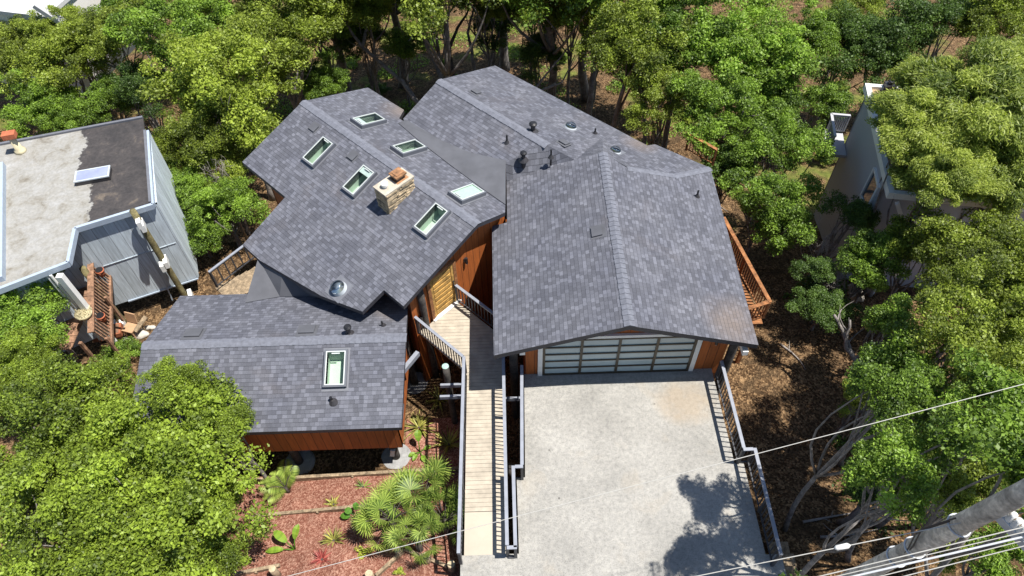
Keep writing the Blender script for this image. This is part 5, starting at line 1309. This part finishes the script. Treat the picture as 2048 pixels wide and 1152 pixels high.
def fan_palm(label, p, nf, L_, seed, group):
    r = np.random.default_rng(seed); t = thing('fan_palm', label, 'palm', p, group); V = []; tn = []; mb = MB(); p = Vector(p)
    mb.tube([p-Vector((0, 0, 1.0)), p+Vector((0, 0, .35))], [.13, .09], 9)
    for i in range(nf):
        a = r.uniform(0, 6.283); el = r.uniform(.1, 1.35); stl = L_*r.uniform(.75, 1.2); d = Vector((math.cos(a)*math.cos(el), math.sin(a)*math.cos(el), math.sin(el)))
        c = p + Vector((0, 0, .3)) + d*stl - Vector((0, 0, .10*stl)); mb.tube([p+Vector((0, 0, .28)), p+Vector((0, 0, .3))+d*stl*.5, c], [.018, .014, .01], 5)
        n_ = (Vector((0, 0, .75)) - d*.6 + Vector((r.normal(), r.normal(), 0))*.22).normalized(); fx = (d-n_*d.dot(n_)).normalized(); fy = n_.cross(fx); R_ = L_*r.uniform(.48, .62); tone = np.clip(r.normal(.5, .18), 0, 1); k = 24
        for j in range(k):
            th_ = (j/(k-1)-.5)*4.6; u_ = (fx*math.cos(th_)+fy*math.sin(th_)); ln = R_*(1-.22*(abs(th_)/2.3)**2)*r.uniform(.94, 1.05); w_ = R_*.042
            sd_ = n_.cross(u_); q0 = c-p; m_ = c+u_*ln*.5-p; e = c+u_*ln-p-Vector((0, 0, ln*.16)); up_ = n_*(.012 if j % 2 else -.012)
            V.append([list(q0-sd_*.004), list(m_-sd_*w_+up_), list(e), list(m_+sd_*w_+up_)]); tn.append(np.clip(tone+(.26 if j % 2 else -.26)+r.normal()*.08, 0, 1))
    link('fronds', quads_mesh('fronds', np.array(V), np.array(tn), M['palm']), t); mb.build('trunk', M['barkdark'], t, True); return t
GP = 'fan palms in one clump by the footbridge'
for px, py, nf, L_, lb in ((860, 1010, 17, .85, 'fan palm nearest the footbridge railing, tallest of the clump'), (800, 1045, 14, .72, 'fan palm on the open mulch side of the clump'),
                           (905, 1050, 12, .62, 'fan palm squeezed between the clump and the footbridge'), (850, 1085, 13, .6, 'fan palm at the low front of the clump over the log stakes')):
    g = ground(px, py); pc2 = at(px, py, g.z+.75); fan_palm(lb, (pc2.x-.22, pc2.y, g.z+.7), nf+7, L_*1.22, px, GP)
def feather_palm(label, p, nf, L_, seed):
    r = np.random.default_rng(seed); t = thing('feather_palm', label, 'palm', p); V = []; tn = []; mb = MB(); p = Vector(p)
    mb.tube([p-Vector((0, 0, .1)), p+Vector((0, 0, .4))], [.07, .045], 8)
    for i in range(nf):
        a = (i+.5)/nf*6.283*.62 + .55 + r.uniform(-.2, .2); el = r.uniform(.7, 1.25); d = Vector((math.cos(a)*math.cos(el), math.sin(a)*math.cos(el), math.sin(el))); l = L_*r.uniform(.8, 1.1)
        pts = [p+Vector((0, 0, .35))+d*l*s_-Vector((0, 0, .42*l*s_*s_)) for s_ in np.linspace(0, 1, 13)]; mb.tube(pts, [.016*(1-.8*j/12)+.002 for j in range(13)], 5)
        for j in range(1, 13):
            for sg in (-1, 1):
                for h_ in (0, .5):
                    if j == 12 and h_: continue
                    c = pts[j].lerp(pts[min(12, j+1)], h_); tg = (pts[min(12, j+1)]-pts[j-1]).normalized(); sd_ = tg.cross(Vector((0, 0, 1))).normalized()*sg
                    dl_ = (sd_*.85+tg*.55-Vector((0, 0, .35))).normalized(); ll = .42*L_*math.sin(math.pi*(.12+.8*j/13))*.75; e = c+dl_*ll; nn = tg.cross(dl_).normalized().cross(dl_)*.014
                    V.append([list(c-p), list(c.lerp(e, .5)+nn-p), list(e-p), list(c.lerp(e, .5)-nn-p)]); tn.append(np.clip(r.normal(.5, .2), 0, 1))
    link('fronds', quads_mesh('fronds', np.array(V), np.array(tn), M['palm']), t); mb.build('trunk', M['barkdark'], t, True)
feather_palm('feathery green palm in front of the open crawl space', ground(578, 985, .03), 8, 1.15, 8)
def clump(label, px, py, R, mat_kind, group='lime-green ground plants'):
    q = ground(px, py, .04); r = np.random.default_rng(px); n = 260; t = thing('ground_plant', label, 'plant', q, group)
    a = r.uniform(0, 6.28, n); d = R*np.sqrt(r.uniform(0, 1, n))*(.65+.35*np.cos(a*3+px)); P = np.stack([np.cos(a)*d*1.5, np.sin(a)*d, .05+.10*r.random(n)], 1)
    Nn = unit(r.normal(size=(n, 3))*.4+np.array([0, 0, .8])); ln = r.uniform(.04, .09, n)
    link('leaves', quads_mesh('leaves', leaves(P, Nn, r.normal(size=(n, 3)), ln, ln*.5), np.clip(r.normal(.5, .25, n), 0, 1), M[mat_kind]), t)
    mb = MB()
    for i in range(7): mb.tube([q, q+Vector((random.uniform(-R, R), random.uniform(-R, R)*.7, .1))], [.008, .004], 4)
    mb.build('stems', M['broad'], t)
clump('lime-green low plant between the red cordyline and the fan palms', 728, 1106, .24, 'lime'); clump('tiny lime-green plant at the bottom edge below the timber corner', 800, 1146, .14, 'lime')
# timber edgings and log stakes
def timber(label, q0, q1, h=.22, w_=.10, dz=.10):
    a, b = ground(*q0, dz), ground(*q1, dz); t = thing('timber_edging', label, 'edging', (a.x, a.y, a.z-.2), 'timber edgings in the red mulch'); L = (b-a).length; k = max(1, int(L/2.4))
    for i in range(k):
        mb = MB(); p, q = a.lerp(b, i/k), a.lerp(b, (i+1)/k); d = (q-p).normalized(); mb.bar(p+d*.004, q-d*.004+Vector((0, 0, random.uniform(-.01, .01))), w_, h); mb.build('timber', M['timber'], t, bevel=.008)
    mb = MB(); mb.box(a.lerp(b, .5)+Vector((0, -.08, -.1)), (.06, .05, .4)); mb.build('stake', M['timber'], t)
timber('long timber edging along the crawl space under the low wing', (492, 966), (921, 941), .3, .11)
timber('timber edging across the middle of the red mulch', (508, 1036), (768, 1012))
timber('short timber edging rising from the bottom edge to the fan palms', (752, 1156), (809, 1104))
timber('timber edging from the fan palms down to the footbridge foot', (813, 1103), (896, 1136))
timber('timber edging beside the oak at the bottom edge', (470, 1152), (562, 1134))
def stake(px, py, h, r_, label):
    q = ground(px, py); t = thing('log_stake', label, 'stake', (q.x, q.y, q.z-.1), 'cut log stakes in the mulch')
    mb = MB(); mb.tube([q-Vector((0, 0, .2)), q+Vector((.01, 0, h*.5)), q+Vector((.0, .02, h))], [r_*1.05, r_, r_*.96], 14); mb.build('log', M['timber'], t, True)
    mb = MB(); mb.cyl(q+Vector((0, .02, h+.001)), r_*.94, .012, 14); mb.build('cut_end', M['stump'], t)
stake(556, 1152, .62, .11, 'cut log stake at the bottom edge between the oak and the banana plant')
stake(743, 1158, .45, .12, 'cut log stake at the bottom edge left of the rising timber')
stake(855, 1122, .40, .13, 'cut log stake under the front of the fan palms')
stake(798, 1108, .30, .11, 'cut log stake at the corner where two timbers meet')
stake(905, 1140, .50, .12, 'cut log stake at the foot of the footbridge railing')
# ================================================================ utility pole and cables
pA_, pB_ = depth_at(2048, 985, 8.2), depth_at(1760, 1130, 11.0)
pdir = (pA_-pB_).normalized(); pbase = pB_ - pdir*((pB_.z+.3)/pdir.z); ptop = pA_ + pdir*1.6
up_ = thing('utility_pole', 'weathered wooden utility pole leaning into the lower right corner', 'pole', pbase)
mb = MB(); mb.tube([pbase.lerp(ptop, i/8) for i in range(9)], [.155-.035*i/8 for i in range(9)], 16); mb.build('pole', M['pole'], up_, True)
def on_pole(f): return pB_.lerp(pA_, f)
for f in (.15, .3, .62):
    mb = MB(); c = on_pole(f); k = 18; px_ = pdir.orthogonal().normalized(); py_ = pdir.cross(px_)
    mb.tube([c+(px_*math.cos(i/k*6.283)+py_*math.sin(i/k*6.283))*.146 for i in range(k+1)], .012, 6, False); mb.build('band', M['galv'], up_)
for i, f in enumerate((.62, .66)):
    mb = MB(); c = on_pole(f); mb.tube([c+Vector((-.16, .02, .1)), c+Vector((-.3, .1, -.5)), c+Vector((-.22, .05, -1.0)), c+Vector((-.17, .02, -1.5))], .011, 6); mb.build('riser_wire', M['dark'], up_)
ca = on_pole(.83); cb = depth_at(2040, 1075, 8.6)
mb = MB(); mb.bar(ca+(ca-cb)*.0, cb+(cb-ca)*.35, .10, .12); mb.build('bracket_arm', M['galv'], up_)
for i in range(5):
    mb = MB(); c = ca.lerp(cb, .25+i*.2); mb.tube([c, c+Vector((0, 0, .10)), c+Vector((0, 0, .14)), c+Vector((0, 0, .22))], [.03, .05, .03, .04], 10); mb.build('insulator', M['white'], up_, True)
def cable(label, q0, d0, q1, d1, r_=.011, sag=.15, ext=(0.15, .4), splice=None, group='overhead cables', mat='wire'):
    a, b = depth_at(q0[0], q0[1], d0), depth_at(q1[0], q1[1], d1); a2, b2 = a-(b-a)*ext[0], b+(b-a)*ext[1]
    t = thing('overhead_cable', label, 'cable', a2, group); k = 24
    pts = [a2.lerp(b2, i/k) for i in range(k+1)]
    mb = MB(); mb.tube(pts, r_, 6); mb.build('wire', M[mat], t, True)
    if splice is not None:
        mb = MB(); c = a.lerp(b, splice); d = (b-a).normalized(); mb.tube([c-d*.10, c-d*.07, c+d*.07, c+d*.10], [.012, .035, .035, .012], 10); mb.build('splice', M['white'], t, True)
cable('long thin cable crossing the mulch, footbridge, driveway and right trees', (585, 1150), 12.5, (2048, 768), 11.5,   .0068, ext=(.4, .4))
cable('cable with a white splice reaching the utility pole from the bottom edge', (1395, 1152), 9.6, (1890, 1052), 9.0,   .0068, splice=.60, ext=(.5, .06))
for i, (y0, y1, lb) in enumerate(((1150, 1056, 'uppermost cable of the bundle below the utility pole'), (1158, 1066, 'second cable of the bundle below the utility pole'), (1166, 1075, 'third cable of the bundle, dark and thick, below the utility pole'), (1180, 1083, 'lowest cable of the bundle below the utility pole'))):
    cable(lb, (1650, y0), 8.9+i*.05, (2040, y1), 8.4+i*.05, (.0075, .0065, .014, .0065)[i], ext=(.6, .3), mat='wire' if i != 2 else 'galv')
cable('lone cable under the bundle in the lower right corner', (1810, 1152), 8.6, (2048, 1092), 8.3, .0065, ext=(.6, .3))
# steps and retaining blocks beside the driveway's right edge
ws = thing('block_steps', 'rough wooden block steps going down beside the driveway near the bottom right', 'steps', (7.75, 6.3, -1.2))
for i in range(5):
    x_, y_ = 7.86+random.uniform(-.04, .04), 5.5+i*.42; z_ = terr(x_, y_); mb = MB(); mb.box((x_, y_, z_+.02), (.62, .36, .34), Matrix.Rotation(random.uniform(-.06, .06), 3, 'Z')); mb.build('block', M['timber'], ws, bevel=.02)
# fallen branches on the leaf litter
def fallen(px0, py0, px1, py1, label):
    a, b = ground(px0, py0, .05), ground(px1, py1, .06); t = thing('fallen_branch', label, 'branch', a, 'fallen branches on the forest floor')
    lp = limb(a, b, 7, .10); mb = MB(); mb.tube([Vector((p.x, p.y, terr(p.x, p.y)+.05)) for p in lp], [.05, .045, .04, .034, .028, .022, .016, .01], 6)
    for i in (2, 3, 5):
        p = Vector((lp[i].x, lp[i].y, terr(lp[i].x, lp[i].y)+.06)); mb.tube(limb(p, p+Vector((random.uniform(-.6, .6), random.uniform(-.6, .6), random.uniform(.02, .2))), 3, .15), [.02, .015, .01, .005], 5)
    mb.build('wood', M['twig'], t, True)
fallen(1605, 1045, 1740, 1020, 'long pale fallen branch on the shaded slope above the splice cable')
fallen(1640, 1075, 1760, 1058, 'second pale fallen branch lying just below the long one')
fallen(1560, 690, 1610, 740, 'short fallen branch near the garage right eave')
fallen(1400, 395, 1455, 425, 'fallen branch on the brown patch behind the garage right corner')
fallen(150, 195, 205, 165, 'fallen branch in the clearing behind the left flat roof')
